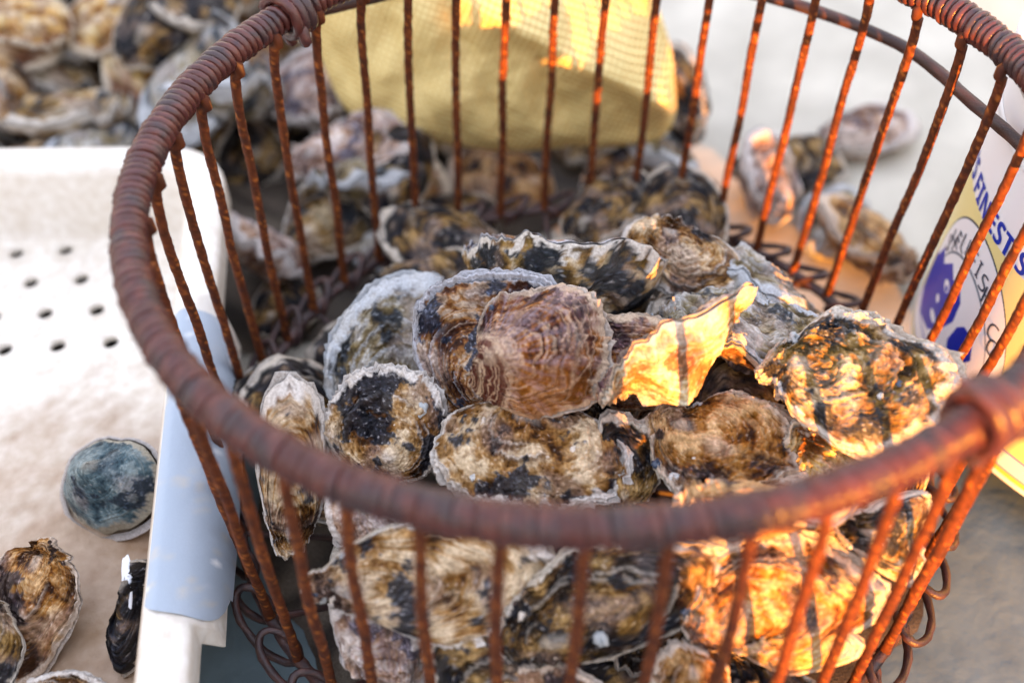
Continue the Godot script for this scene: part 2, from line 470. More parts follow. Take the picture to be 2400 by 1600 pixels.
# where each shell lies: its focus near the hinge, hinge-to-lip direction, facing, and outline in millimetres
var SHELLS := {
	"crown": [Vector3(-0.0559, 0.1112, 0.0414), Vector3(0.9270, 0.2388, -0.2893), Vector3(-0.0799, 0.8793, 0.4696), [-11, 0, -6, -5, -1, -10, 0, -16, 4, -21, 8, -26, 13, -31, 19, -32, 25, -29, 32, -27, 38, -26, 45, -25, 51, -23, 55, -18, 58, -12, 60, -6, 59, 1, 57, 7, 55, 13, 52, 19, 47, 24, 42, 29, 38, 33, 31, 34, 25, 33, 18, 32, 12, 30, 6, 27, 1, 22, -3, 17, -7, 12, -10, 7]],
	"darkrim": [Vector3(-0.0602, 0.0853, 0.0336), Vector3(-0.1120, 0.5724, -0.8123), Vector3(-0.2208, 0.7827, 0.5820), [-11, 1, -11, -8, -7, -16, 0, -22, 8, -26, 17, -29, 25, -31, 34, -31, 43, -29, 51, -24, 57, -18, 60, -10, 60, -1, 60, 8, 59, 17, 57, 26, 54, 34, 50, 42, 42, 46, 33, 42, 25, 39, 17, 34, 10, 29, 3, 23, -3, 16, -8, 9]],
	"yellowcup": [Vector3(0.0054, 0.1134, 0.0489), Vector3(0.9024, 0.2936, -0.3152), Vector3(-0.4184, 0.4232, -0.8037), [-17, 0, -14, 11, -6, 19, 6, 24, 21, 24, 37, 21, 52, 16, 65, 10, 73, 5, 75, 0, 73, -5, 65, -10, 52, -16, 37, -21, 21, -24, 6, -24, -6, -19, -14, -11]],
	"bigright": [Vector3(0.0817, 0.1090, 0.0521), Vector3(0.9813, -0.0050, 0.1923), Vector3(-0.0499, 0.9588, 0.2797), [-14, 0, -8, -8, -2, -15, 5, -21, 11, -29, 19, -33, 29, -32, 38, -31, 47, -27, 56, -23, 64, -19, 73, -16, 77, -7, 76, 2, 74, 11, 71, 20, 64, 27, 55, 31, 46, 35, 37, 37, 28, 35, 19, 31, 11, 27, 4, 20, -2, 13, -6, 5]],
	"midright": [Vector3(0.0273, 0.0885, 0.0661), Vector3(0.9121, -0.0820, 0.4017), Vector3(0.0000, 0.9798, 0.2000), [-14, -2, -7, -12, 5, -15, 13, -24, 23, -30, 35, -29, 47, -27, 58, -21, 64, -11, 65, 1, 59, 12, 51, 20, 41, 28, 29, 31, 17, 31, 6, 27, -3, 19, -8, 9]],
	"crusty": [Vector3(-0.0405, 0.0934, 0.0548), Vector3(-0.0562, -0.3691, 0.9277), Vector3(0.0000, 0.9292, 0.3697), [-2, 35, 9, 42, 21, 44, 32, 37, 39, 26, 43, 13, 44, 0, 44, -13, 43, -26, 40, -39, 30, -47, 18, -47, 8, -38, -1, -29, -6, -17, -8, -4, -7, 9, -5, 22]],
	"tanleft": [Vector3(-0.1063, 0.0734, 0.0606), Vector3(-0.1883, 0.5817, -0.7913), Vector3(-0.0499, 0.7990, 0.5993), [32, -25, 38, -18, 45, -11, 46, -1, 45, 9, 40, 18, 34, 26, 25, 30, 15, 30, 4, 28, -4, 22, -10, 14, -11, 4, -9, -6, -4, -14, 3, -22, 12, -28, 22, -29]],
	"leftedge": [Vector3(-0.1623, 0.0421, 0.0758), Vector3(0.2160, 0.8536, -0.4741), Vector3(0.2505, 0.4209, 0.8718), [71, -16, 80, -10, 78, 1, 69, 9, 58, 13, 46, 14, 34, 16, 22, 17, 10, 15, -2, 11, -12, 5, -11, -3, 0, -8, 12, -12, 23, -15, 35, -18, 47, -18, 59, -18]],
	"backleft": [Vector3(-0.1160, 0.0413, -0.0047), Vector3(0.0738, 0.6298, -0.7732), Vector3(0.2001, 0.7502, 0.6302), [5, -30, 18, -32, 32, -29, 44, -23, 55, -15, 64, -5, 69, 7, 70, 21, 65, 34, 53, 38, 40, 41, 27, 38, 14, 33, 3, 25, -7, 16, -11, 3, -13, -10, -7, -23]],
	"lipback": [Vector3(-0.0487, 0.0954, -0.0592), Vector3(0.9909, -0.1000, 0.0896), Vector3(0.1311, 0.5770, -0.8061), [-19, 0, -16, 10, -7, 20, 7, 29, 25, 35, 43, 38, 60, 35, 75, 27, 84, 15, 87, 0, 84, -15, 75, -27, 60, -35, 43, -38, 25, -35, 7, -29, -7, -20, -16, -10]],
	"ringback": [Vector3(0.0426, 0.0893, -0.0702), Vector3(0.4552, -0.4395, 0.7744), Vector3(0.0501, 0.8810, 0.4705), [-4, 28, -11, 21, -15, 13, -12, 3, -7, -6, 0, -12, 9, -17, 18, -22, 27, -26, 37, -28, 45, -22, 47, -13, 45, -3, 41, 7, 34, 14, 25, 19, 16, 23, 6, 26]],
	"greenback": [Vector3(0.0744, 0.0693, -0.0623), Vector3(0.7827, -0.4160, 0.4629), Vector3(0.6181, 0.6064, -0.5002), [-15, 0, -13, 8, -5, 16, 6, 23, 20, 29, 35, 31, 48, 29, 60, 22, 67, 12, 70, 0, 67, -12, 60, -22, 48, -29, 35, -31, 20, -29, 6, -23, -5, -16, -13, -8]],
	"purplemid": [Vector3(0.0086, 0.0776, 0.0322), Vector3(0.4224, 0.5438, -0.7251), Vector3(0.0000, 0.8000, 0.6000), [30, -26, 35, -18, 39, -10, 41, -1, 41, 8, 38, 17, 33, 24, 26, 29, 18, 29, 9, 26, 1, 22, -3, 13, -6, 5, -8, -4, -2, -11, 4, -18, 12, -22, 21, -25]],
	"paleflat": [Vector3(0.0574, 0.0989, 0.0126), Vector3(0.9912, -0.0771, 0.1074), Vector3(0.1118, 0.9223, -0.3699), [-14, 0, -11, 8, -5, 16, 5, 23, 17, 29, 31, 31, 43, 29, 53, 22, 59, 12, 62, 0, 59, -12, 53, -22, 43, -29, 31, -31, 17, -29, 5, -23, -5, -16, -11, -8]],
	"knobback": [Vector3(0.0383, 0.0845, -0.0075), Vector3(0.9965, 0.0281, -0.0782), Vector3(-0.0477, 0.9641, -0.2612), [-11, 0, -9, 6, -4, 12, 4, 18, 14, 21, 24, 23, 34, 21, 42, 17, 47, 9, 49, 0, 47, -9, 42, -17, 34, -21, 24, -23, 14, -21, 4, -18, -4, -12, -9, -6]],
	"frontleft": [Vector3(-0.1292, 0.0780, 0.1308), Vector3(0.9979, 0.0015, 0.0652), Vector3(-0.0500, 0.6598, 0.7498), [-16, 0, -4, -9, 8, -18, 21, -26, 36, -28, 51, -28, 66, -27, 80, -23, 93, -17, 98, -3, 94, 11, 81, 19, 67, 25, 53, 28, 38, 25, 24, 19, 11, 12, -3, 7]],
	"frontlow": [Vector3(-0.1073, 0.0326, 0.1523), Vector3(-0.5541, 0.6711, -0.4925), Vector3(-0.1504, 0.5013, 0.8521), [45, -5, 41, 2, 37, 8, 31, 14, 25, 19, 18, 22, 11, 23, 3, 20, -2, 15, -8, 9, -8, 1, -5, -5, 1, -11, 8, -13, 16, -16, 24, -15, 31, -13, 39, -10]],
	"frontmid": [Vector3(-0.0407, 0.0632, 0.1544), Vector3(0.9637, 0.1755, -0.2013), Vector3(0.0501, 0.6215, 0.7818), [-20, 1, -8, 9, 5, 15, 19, 18, 34, 20, 48, 19, 63, 18, 76, 13, 85, 2, 89, -12, 78, -19, 64, -24, 50, -29, 36, -31, 22, -33, 9, -28, -4, -22, -15, -12]],
	"frontright": [Vector3(0.0337, 0.0619, 0.1549), Vector3(0.9595, 0.0695, -0.2731), Vector3(0.1605, 0.6620, 0.7322), [7, -31, 20, -34, 34, -32, 46, -28, 58, -21, 66, -11, 74, 0, 80, 11, 72, 21, 59, 25, 47, 30, 34, 27, 22, 21, 10, 15, -2, 9, -12, 1, -10, -11, -2, -21]],
	"farright": [Vector3(0.0994, 0.0812, 0.1214), Vector3(0.9024, -0.4305, 0.0194), Vector3(0.2997, 0.6594, 0.6894), [-10, 0, -2, -5, 5, -9, 12, -13, 19, -18, 26, -23, 34, -24, 39, -19, 41, -11, 40, -3, 40, 6, 40, 14, 36, 19, 27, 18, 19, 16, 11, 13, 4, 9, -4, 6]],
	"underright": [Vector3(0.0517, 0.0555, 0.1632), Vector3(0.9663, -0.2571, -0.0123), Vector3(0.2006, 0.7222, 0.6620), [-11, 0, -4, 3, 3, 6, 11, 8, 18, 10, 25, 10, 33, 8, 39, 5, 46, 1, 51, -5, 48, -10, 41, -10, 33, -10, 25, -10, 18, -9, 10, -8, 3, -7, -4, -3]],
	"ribbed": [Vector3(0.0207, 0.0582, 0.1650), Vector3(0.1342, -0.8634, 0.4864), Vector3(0.1000, 0.5001, 0.8602), [18, 24, 12, 20, 6, 17, 0, 13, -5, 8, -7, 2, -4, -4, 0, -10, 5, -15, 11, -17, 17, -17, 24, -16, 28, -11, 32, -6, 31, 1, 29, 7, 27, 14, 22, 19]],
	"orangebrown": [Vector3(-0.0551, 0.0383, 0.1747), Vector3(0.9218, 0.3232, -0.2142), Vector3(0.0000, 0.5524, 0.8336), [3, -24, 9, -20, 15, -16, 22, -12, 28, -8, 34, -3, 38, 3, 40, 10, 35, 15, 28, 17, 21, 17, 14, 14, 8, 11, 1, 7, -4, 2, -8, -4, -4, -11, 0, -17]],
	"shadowlow": [Vector3(-0.0495, 0.0393, 0.1663), Vector3(-0.7656, 0.5362, -0.3553), Vector3(0.0000, 0.5524, 0.8336), [46, -11, 43, -3, 40, 4, 34, 10, 28, 16, 21, 20, 12, 22, 5, 19, -2, 15, -5, 7, -7, -1, -1, -7, 5, -13, 11, -18, 18, -22, 26, -23, 35, -24, 40, -17]],
	"goldlow": [Vector3(0.0893, 0.0712, 0.0915), Vector3(0.4390, 0.5033, -0.7443), Vector3(0.0995, 0.7960, 0.5970), [27, -20, 27, -13, 28, -5, 27, 2, 26, 9, 24, 15, 22, 22, 16, 22, 10, 20, 4, 16, 0, 10, -4, 4, -4, -3, -4, -10, 1, -14, 7, -18, 13, -21, 20, -20]],
	"wedge": [Vector3(-0.1070, 0.0688, 0.0922), Vector3(-0.9485, 0.1849, -0.2573), Vector3(-0.0995, 0.5970, 0.7960), [35, 10, 29, 13, 22, 15, 16, 16, 9, 15, 3, 14, -2, 10, -7, 4, -5, -1, 0, -6, 4, -11, 10, -15, 16, -18, 22, -21, 25, -15, 29, -9, 31, -3, 33, 4]],
	"ragged": [Vector3(-0.0002, 0.0681, 0.0866), Vector3(0.3149, 0.6483, -0.6933), Vector3(0.1005, 0.7035, 0.7035), [34, -19, 38, -13, 38, -6, 37, 1, 35, 8, 30, 13, 24, 16, 17, 17, 10, 16, 4, 15, -1, 9, -5, 3, -5, -2, 1, -6, 7, -11, 13, -14, 20, -16, 27, -18]],
	"shadebridge": [Vector3(0.0332, 0.1013, 0.1180), Vector3(0.9978, -0.0495, 0.0446), Vector3(0.0650, 0.8690, -0.4905), [-14, 0, -12, 5, -5, 10, 6, 14, 19, 17, 33, 18, 46, 17, 56, 13, 63, 7, 66, 0, 63, -7, 56, -13, 46, -17, 33, -18, 19, -17, 6, -14, -5, -10, -12, -5]],
	"traybig": [Vector3(-0.2808, 0.0396, 0.0793), Vector3(-0.1817, -0.4943, 0.8501), Vector3(0.0000, 0.8645, 0.5026), [-1, 20, -4, 10, -10, 1, -5, -7, 3, -14, 12, -19, 22, -20, 32, -18, 42, -14, 52, -10, 60, -3, 64, 6, 57, 13, 49, 19, 40, 23, 29, 25, 19, 26, 9, 23]],
	"trayedge": [Vector3(-0.2945, 0.0433, 0.1121), Vector3(0.1178, -0.4142, 0.9025), Vector3(0.1010, 0.9091, 0.4041), [-6, 12, -7, 5, -6, -1, 0, -4, 6, -6, 12, -9, 18, -9, 24, -8, 30, -5, 36, -2, 36, 4, 37, 11, 33, 13, 26, 13, 20, 13, 13, 12, 7, 12, 0, 12]],
	"traylow": [Vector3(-0.2679, 0.0255, 0.1589), Vector3(0.5631, 0.4190, -0.7123), Vector3(0.0000, 0.8619, 0.5070), [8, -20, 12, -16, 17, -12, 21, -7, 24, -2, 26, 4, 26, 10, 25, 16, 20, 20, 15, 23, 11, 19, 6, 15, 1, 11, -1, 6, -2, 0, -3, -7, -2, -12, 3, -16]],
	"traydark": [Vector3(-0.2305, 0.0451, 0.0974), Vector3(-0.2581, -0.6999, 0.6660), Vector3(-0.3549, 0.7098, 0.6084), [12, 5, 4, 4, -3, 4, -9, 0, -5, -4, 2, -6, 10, -7, 17, -7, 25, -8, 32, -8, 39, -7, 46, -5, 50, 1, 47, 6, 41, 8, 34, 9, 26, 8, 19, 6]],
	"clam": [Vector3(-0.2554, 0.0368, 0.0193), Vector3(-0.5302, -0.6837, 0.5014), Vector3(-0.3802, 0.7203, 0.5802), [32, 23, 22, 26, 13, 26, 4, 21, -3, 15, -8, 6, -13, -3, -14, -13, -11, -22, -4, -28, 5, -32, 15, -30, 24, -26, 31, -19, 38, -12, 41, -3, 42, 7, 39, 16]],
	"bag": [Vector3(-0.0149, 0.0663, -0.3004), Vector3(0.4214, 0.8499, -0.3164), Vector3(0.0000, 0.3489, 0.9371), [1, -169, -35, -152, -69, -130, -96, -101, -93, -61, -87, -21, -76, 18, -58, 54, -43, 91, -27, 114, 9, 102, 41, 80, 67, 49, 80, 15, 69, -24, 59, -63, 42, -99, 22, -134]],
}

# ---------------------------------------------------------------- the basket
func rim_at(a: float) -> Vector3:
	var r := 0.2 * (1.0 - 0.0267 * cos(2.0 * a) + 0.0073 * sin(2.0 * a))
	return Vector3(r * sin(a), 0.2026, -r * cos(a))

func base_at(a: float) -> Vector3:
	var r := 0.1945 * (1.0 + 0.0236 * cos(2.0 * a) - 0.0069 * sin(2.0 * a))
	return Vector3(r * sin(a) - 0.0131, 0.0, -r * cos(a) - 0.0009)

func build_basket() -> void:
	var b := thing("wire_basket", "round rusty wire basket with a coil-wrapped rim, heaped with oysters", "basket")
	var ring := PackedVector3Array()
	for i in 360:
		ring.append(rim_at(TAU * i / 360))
	var rim := part("rim", bar(ring, 0.0055, 12, true, 0.0, rust_rim), M.rim, b)
	# the wire wound round the rim
	var coil := PackedVector3Array()
	var turns := 305
	var per := 14
	for i in turns * per:
		var a := TAU * i / (turns * per)
		var w := TAU * i / per
		w += 0.9 * soft.get_noise_1d(a * 17.0)
		var c := rim_at(a)
		var outw := Vector3(c.x, 0, c.z).normalized()
		var rr := 0.0060 + 0.0006 * soft.get_noise_1d(floorf(w / TAU) * 5.0)
		coil.append(c + (outw * cos(w) + Vector3.UP * sin(w)) * rr)
	part("rim_winding", bar(coil, 0.0023, 7, true, 0.00028, rust_rim), M.rim, rim)
	# upright wires
	for k in 42:
		var a := FIRST + TURN * k
		var top := rim_at(a)
		var low := base_at(a)
		var inn := -Vector3(top.x, 0, top.z).normalized()
		var path := PackedVector3Array()
		path.append(top + inn * 0.0045 - Vector3.UP * 0.001)
		path.append(top + inn * 0.0068 - Vector3.UP * 0.004)
		path.append(top + inn * 0.0070 - Vector3.UP * 0.008)
		var n := 120
		for i in range(6, n + 1):
			var f := float(i) / n
			var q := top.lerp(low, f)
			q += inn * 0.0060 * exp(-f * 9.0)
			q += Vector3(soft.get_noise_2d(k * 11.0, f * 2.2), 0, soft.get_noise_2d(k * 11.0 + 300.0, f * 2.2)) * 0.0010 * sin(f * PI)
			path.append(q)
		path.append(low - Vector3.UP * 0.004)
		part("wire", bar(path, 0.00245, 9, false, 0.00024, rust_wire, func(f): return 1.0 + 0.22 * exp(-f * 30.0) + 0.25 * exp(-(1.0 - f) * 22.0)), M.wire, b)
	# base ring, the lacing coil round it and the dished floor
	var base := PackedVector3Array()
	for i in 300:
		var a := TAU * i / 300
		base.append(base_at(a) + Vector3.UP * (0.0012 * soft.get_noise_1d(a * 30.0)))
	part("base_ring", bar(base, 0.0032, 8, true, 0.0005, rust_dark), M.dark, b)
	var lace := PackedVector3Array()
	var lp := 26
	for i in 42 * lp:
		var w := TAU * i / lp
		var a := FIRST + TURN * (float(i) / lp) + 0.50 * TURN * sin(w + 0.6)
		var c := base_at(a)
		var outw := Vector3(c.x, 0, c.z).normalized()
		lace.append(c + outw * (0.0050 + 0.0085 * cos(w)) + Vector3.UP * (0.0085 * sin(w) - 0.001))
	part("lacing_coil", bar(lace, 0.0021, 7, true, 0.0005, rust_dark), M.dark, b)
	var foot := PackedVector3Array()
	for i in 160:
		var a := TAU * i / 160
		foot.append(Vector3(sin(a) * 0.115 - 0.008, GROUND + 0.003, -cos(a) * 0.115))
	part("foot_ring", bar(foot, 0.003, 8, true, 0.0003, rust_dark), M.dark, b)
	for k in 21:
		var a := FIRST + TURN * 2.0 * k
		var path := PackedVector3Array()
		var inner := Vector3(sin(a) * 0.115 - 0.008, GROUND + 0.007, -cos(a) * 0.115)
		for i in 9:
			path.append(base_at(a).lerp(inner, i / 8.0))
		for i in range(1, 5):
			path.append(inner.lerp(Vector3(-0.008, GROUND + 0.012, 0), i / 4.6))
		part("floor_wire", bar(path, 0.0019, 6, false, 0.0002, rust_dark), M.dark, b)
	# the two eyes in which the bail turns
	for e in [[-0.842, 1.0], [2.495, -1.0]]:
		var a0: float = e[0]
		var path := PackedVector3Array()
		for i in 74:
			var w := TAU * i / 22.0
			var a := a0 + 0.011 + (i / 73.0 - 0.5) * 0.080
			var c := rim_at(a)
			var outw := Vector3(c.x, 0, c.z).normalized()
			path.append(c + (outw * cos(w) + Vector3.UP * sin(w)) * (0.0108 if i < 66 else 0.0108 + (i - 66) * 0.0012))
		var eye := part("bail_eye", bar(path, 0.0031, 8, false, 0.0004, rust_rim), M.rim, b)
		var hook := PackedVector3Array()
		var c0 := rim_at(a0 - 0.055 * e[1] * 0.2)
		var out0 := Vector3(c0.x, 0, c0.z).normalized()
		for i in 18:
			var w := PI * 0.55 - i / 17.0 * PI * 1.32
			hook.append(c0 - out0 * (0.004 + 0.0105 * sin(w) * 0.8) + Vector3.UP * (0.011 * cos(w) - 0.012) + out0.cross(Vector3.UP) * (0.004 * (i / 17.0)))
		part("hook", bar(hook, 0.0034, 8, false, 0.0004, rust_rim), M.rim, eye)
	# the bail, folded down outside the far right of the rim
	var e1 := rim_at(-0.842)
	var e2 := rim_at(2.495)
	var path := PackedVector3Array()
	for i in 90:
		var f := i / 89.0
		var a := lerpf(-0.842, 2.495, f)
		var s := sin(PI * f)
		var drop := 0.043 * pow(s, 0.45) * (1.0 - 0.35 * smooth_step(1.2, 2.2, a))
		var r := 0.2085 + 0.009 * pow(s, 0.5) * smooth_step(1.25, 0.9, a)
		path.append(Vector3(sin(a) * r, 0.2026 - drop, -cos(a) * r))
	part("bail", bar(path, 0.0034, 10, false, 0.0003, rust_dark), M.dark, b)

# ---------------------------------------------------------------- the tray on the left
func tray_path(n_corner: int) -> Array:
	# inner lip line, clockwise from above starting at the near right, with outward directions
	var corners := [Vector2(-0.2105, 0.27), Vector2(-0.2415, -0.198), Vector2(-0.52, -0.224), Vector2(-0.50, 0.27)]
	var out := []
	for i in 4:
		var c: Vector2 = corners[i]
		var a: Vector2 = (corners[(i + 3) % 4] - c).normalized()
		var b: Vector2 = (corners[(i + 1) % 4] - c).normalized()
		var rad := 0.024
		var p0 := c + a * rad
		var p1 := c + b * rad
		for k in n_corner + 1:
			var f := float(k) / n_corner
			out.append(p0.lerp(c, f).lerp(c.lerp(p1, f), f))
		var next: Vector2 = corners[(i + 1) % 4]
		var q0 := p1
		var q1 := next - b * rad
		var m := 120 if i == 0 else 14
		for k in range(1, m):
			out.append(q0.lerp(q1, float(k) / m))
	return out

func build_tray() -> void:
	var t := thing("tray", "shallow white plastic tray with a blue-grey grip, drain holes and shells inside", "tray")
	var line := tray_path(10)
	var n := line.size()
	var flat := [Vector2(-0.013, 0.0065), Vector2(-0.0085, 0.012), Vector2(-0.004, 0.052), Vector2(-0.001, 0.0578), Vector2(0.003, 0.0598), Vector2(0.009, 0.060), Vector2(0.013, 0.060), Vector2(0.017, 0.0598), Vector2(0.0205, 0.0585), Vector2(0.0218, 0.055), Vector2(0.0218, 0.040), Vector2(0.0195, 0.040), Vector2(0.0193, 0.053), Vector2(0.004, 0.055), Vector2(0.002, 0.045), Vector2(-0.006, GROUND + 0.001)]
	var grip := [Vector2(-0.013, 0.0065), Vector2(-0.0085, 0.012), Vector2(-0.004, 0.052), Vector2(-0.001, 0.0578), Vector2(0.003, 0.0592), Vector2(0.009, 0.0580), Vector2(0.015, 0.0552), Vector2(0.020, 0.0512), Vector2(0.0245, 0.0450), Vector2(0.0272, 0.0370), Vector2(0.0285, 0.022), Vector2(0.0265, 0.022), Vector2(0.0235, 0.040), Vector2(0.006, 0.052), Vector2(0.002, 0.045), Vector2(-0.006, GROUND + 0.001)]
	var rows := flat.size()
	var P := PackedVector3Array()
	var C := PackedColorArray()
	for k in rows:
		for i in n:
			var p: Vector2 = line[i]
			var d: Vector2 = (line[(i + 1) % n] - line[(i + n - 1) % n]).normalized()
			var outw := Vector2(-d.y, d.x)
			if outw.dot(p - Vector2(-0.36, 0.02)) < 0.0:
				outw = -outw
			var on := 0.0
			if p.x > -0.238:
				on = smooth_step(-0.075, -0.070, p.y) * smooth_step(0.133, 0.128, p.y)
			var f: Vector2 = flat[k].lerp(grip[k], on)
			var q := Vector3(p.x + outw.x * f.x, f.y, p.y + outw.y * f.x)
			P.append(q)
			var dirt := smooth_step(0.05, 0.55, rough.get_noise_3dv(q * 40.0)) * 0.5
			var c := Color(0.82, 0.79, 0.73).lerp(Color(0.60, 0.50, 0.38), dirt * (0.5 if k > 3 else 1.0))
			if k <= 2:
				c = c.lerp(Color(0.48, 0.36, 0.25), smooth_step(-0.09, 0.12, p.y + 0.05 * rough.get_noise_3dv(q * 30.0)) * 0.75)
			C.append(c)
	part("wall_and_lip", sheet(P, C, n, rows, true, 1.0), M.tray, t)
	# the smooth grip over the right-hand lip
	var gp := PackedVector3Array()
	var gc := PackedColorArray()
	var gu := 60
	var prof := [Vector2(-0.0005, 0.0588), Vector2(0.002, 0.0603), Vector2(0.005, 0.0604), Vector2(0.009, 0.0592), Vector2(0.012, 0.0580), Vector2(0.0155, 0.0562), Vector2(0.0185, 0.0540), Vector2(0.0215, 0.0510), Vector2(0.024, 0.0475), Vector2(0.0262, 0.0430), Vector2(0.0280, 0.0370), Vector2(0.0293, 0.030), Vector2(0.0297, 0.0215)]
	for i in gu:
		var f := i / (gu - 1.0)
		var z := lerpf(-0.068, 0.1265, f)
		for k in prof.size():
			var g := k / (prof.size() - 1.0)
			var bow := sin(PI * f)
			# round the corners at both ends and bow the lower edge
			var ends := 0.011 * pow(absf(2.0 * g - 0.75), 4.0) * signf(0.5 - f) * smooth_step(0.16, 0.0, minf(f, 1.0 - f))
			var zz := z + ends
			var x0 := -0.2105 - 0.031 * (0.27 - zz) / 0.468
			var p: Vector2 = prof[k]
			var y := p.y - (0.006 * bow * g * g)
			gp.append(Vector3(x0 + p.x + 0.0012 * bow * g, y, zz))
			var q := gp[gp.size() - 1]
			var c := Color(0.35, 0.41, 0.48).lerp(Color(0.52, 0.46, 0.36), 0.5 * smooth_step(0.28, 0.5, rough.get_noise_3dv(q * 60.0)))  # part of this blue is sky reflection put into the colour
			c = c.lerp(Color(0.8, 0.8, 0.8), smooth_step(0.42, 0.55, rough.get_noise_3dv(q * 260.0)))
			gc.append(c)
	part("grip", sheet(gp, gc, prof.size(), gu, false, -1.0), M.handle, t)
	# the floor: brick-laid cells, each round a drain hole in the far strip, plain elsewhere
	var fp := PackedVector3Array()
	var fc := PackedColorArray()
	var fi := PackedInt32Array()
	var cw := 0.0326
	var ch := 0.0293
	var put := func(q: Vector3) -> int:
		fp.append(q)
		var stain_shade := smooth_step(-0.11, 0.07, q.z + 0.075 * rough.get_noise_3dv(q * 22.0))  # tan dirt, with the shading towards the front put into the same gradient
		var c := Color(0.82, 0.78, 0.70).lerp(Color(0.40, 0.27, 0.17), stain_shade * 0.9)
		c = c.lerp(Color(0.33, 0.21, 0.12), smooth_step(-0.05, 0.45, rough.get_noise_3dv(q * 55.0)) * 0.6 * (0.25 + stain_shade))
		fc.append(c)
		return fp.size() - 1
	var wall_i := PackedInt32Array()
	var wall_p := PackedVector3Array()
	for row in 4:
		for col in 6:
			var cx: float = -0.2905 - cw * col - [0.0455, 0.0295, 0.0140, 0.0][row]
			var cz := -0.0975 - ch * (3 - row)
			var seg := 24
			var first := fp.size()
			for i in seg:
				# walk round the cell's edge, corners included
				var f := fmod(i + 0.0, 6.0) / 6.0 * 2.0 - 1.0
				var e: Vector2 = [Vector2(1, f), Vector2(-f, 1), Vector2(-1, -f), Vector2(f, -1)][i / 6]
				e *= Vector2(cw, ch) / 2.0
				var d := e.normalized()
				put.call(Vector3(cx + d.x * 0.0050, 0.0068, cz + d.y * 0.0050))
				put.call(Vector3(cx + d.x * 0.0054, 0.0072, cz + d.y * 0.0054))
				put.call(Vector3(cx + e.x, 0.0072, cz + e.y))
				put.call(Vector3(cx + d.x * 0.0049, 0.0030, cz + d.y * 0.0049))
			for i in seg:
				var a := first + i * 4
				var b := first + ((i + 1) % seg) * 4
				for pair in [[3, 0], [0, 1], [1, 2]]:
					fi.append_array([a + pair[0], b + pair[0], a + pair[1], b + pair[0], b + pair[1], a + pair[1]])
	# plain floor round the drilled strip (butted against the cells)
	var zs := -0.0975 - 3.5 * ch
	var ze := -0.0975 + 0.5 * ch
	var fill := func(x0: float, x1: float, z0: float, z1: float, y := 0.0072) -> void:
		var nx := maxi(1, int((x1 - x0) / 0.008))
		var nz := maxi(1, int((z1 - z0) / 0.008))
		var first := fp.size()
		for j in nz + 1:
			for i in nx + 1:
				put.call(Vector3(lerpf(x0, x1, float(i) / nx), y, lerpf(z0, z1, float(j) / nz)))
		for j in nz:
			for i in nx:
				var a := first + j * (nx + 1) + i
				fi.append_array([a, a + 1, a + nx + 1, a + 1, a + nx + 2, a + nx + 1])
	for row in 4:
		var right: float = -0.2905 - [0.0455, 0.0295, 0.0140, 0.0][row] + cw / 2.0
		var left: float = right - cw * 6.0
		var z0 := -0.0975 - ch * (3 - row) - ch / 2.0
		fill.call(right - 0.004, -0.228, z0, z0 + ch, 0.0070)
		fill.call(-0.535, left + 0.004, z0, z0 + ch, 0.0070)
	fill.call(-0.535, -0.235, -0.205, zs)
	fill.call(-0.52, -0.213, ze, 0.268)
	var st := SurfaceTool.new()
	st.begin(Mesh.PRIMITIVE_TRIANGLES)
	for i in fp.size():
		st.set_color(fc[i])
		st.add_vertex(fp[i])
	for i in fi:
		st.add_index(i)
	st.generate_normals()
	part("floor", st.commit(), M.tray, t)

# ---------------------------------------------------------------- the bucket on the right
const BUCKET := Vector3(0.324, -0.032, -0.045)
func bucket_point(deg: float, y: float, proud := 0.0) -> Vector3:
	var r := 0.130 + 0.045 * (y + 0.05) + proud
	var a := deg_to_rad(deg)
	return Vector3(-r * cos(a), y + 0.05, r * sin(a))

func letters(text: String, cap: float, deg: float, y: float, mat: Material, parent: Node3D, bold := true, squeeze := 1.0) -> void:
	# one glyph at a time along the curve of the wall, each glyph a thin printed film
	var font := SystemFont.new()
	font.font_names = PackedStringArray(["Droid Sans"])
	if bold:
		font.font_weight = 700
	var tm := TextMesh.new()
	tm.font = font
	tm.text = text
	tm.font_size = 64
	tm.pixel_size = cap / 46.0
	tm.depth = 0.0
	var arr := tm.surface_get_arrays(0) if tm.get_surface_count() else []
	if arr.is_empty():
		return
	var V: PackedVector3Array = arr[Mesh.ARRAY_VERTEX]
	var N := PackedVector3Array()
	var r := 0.130 + 0.045 * (y + 0.05)
	for i in V.size():
		var d := deg + rad_to_deg(V[i].x * squeeze / r)
		V[i] = bucket_point(d, y + V[i].y, 0.0005)
		var a := deg_to_rad(d)
		N.append(Vector3(-cos(a), 0.0, sin(a)))
	arr[Mesh.ARRAY_VERTEX] = V
	arr[Mesh.ARRAY_NORMAL] = N
	arr[Mesh.ARRAY_TANGENT] = null
	arr[Mesh.ARRAY_TEX_UV] = null
	var m := ArrayMesh.new()
	m.add_surface_from_arrays(Mesh.PRIMITIVE_TRIANGLES, arr)
	part("lettering", m, mat, parent)

func inside_blob(p: Vector2, poly: PackedVector2Array) -> bool:
	return Geometry2D.is_point_in_polygon(p, poly)

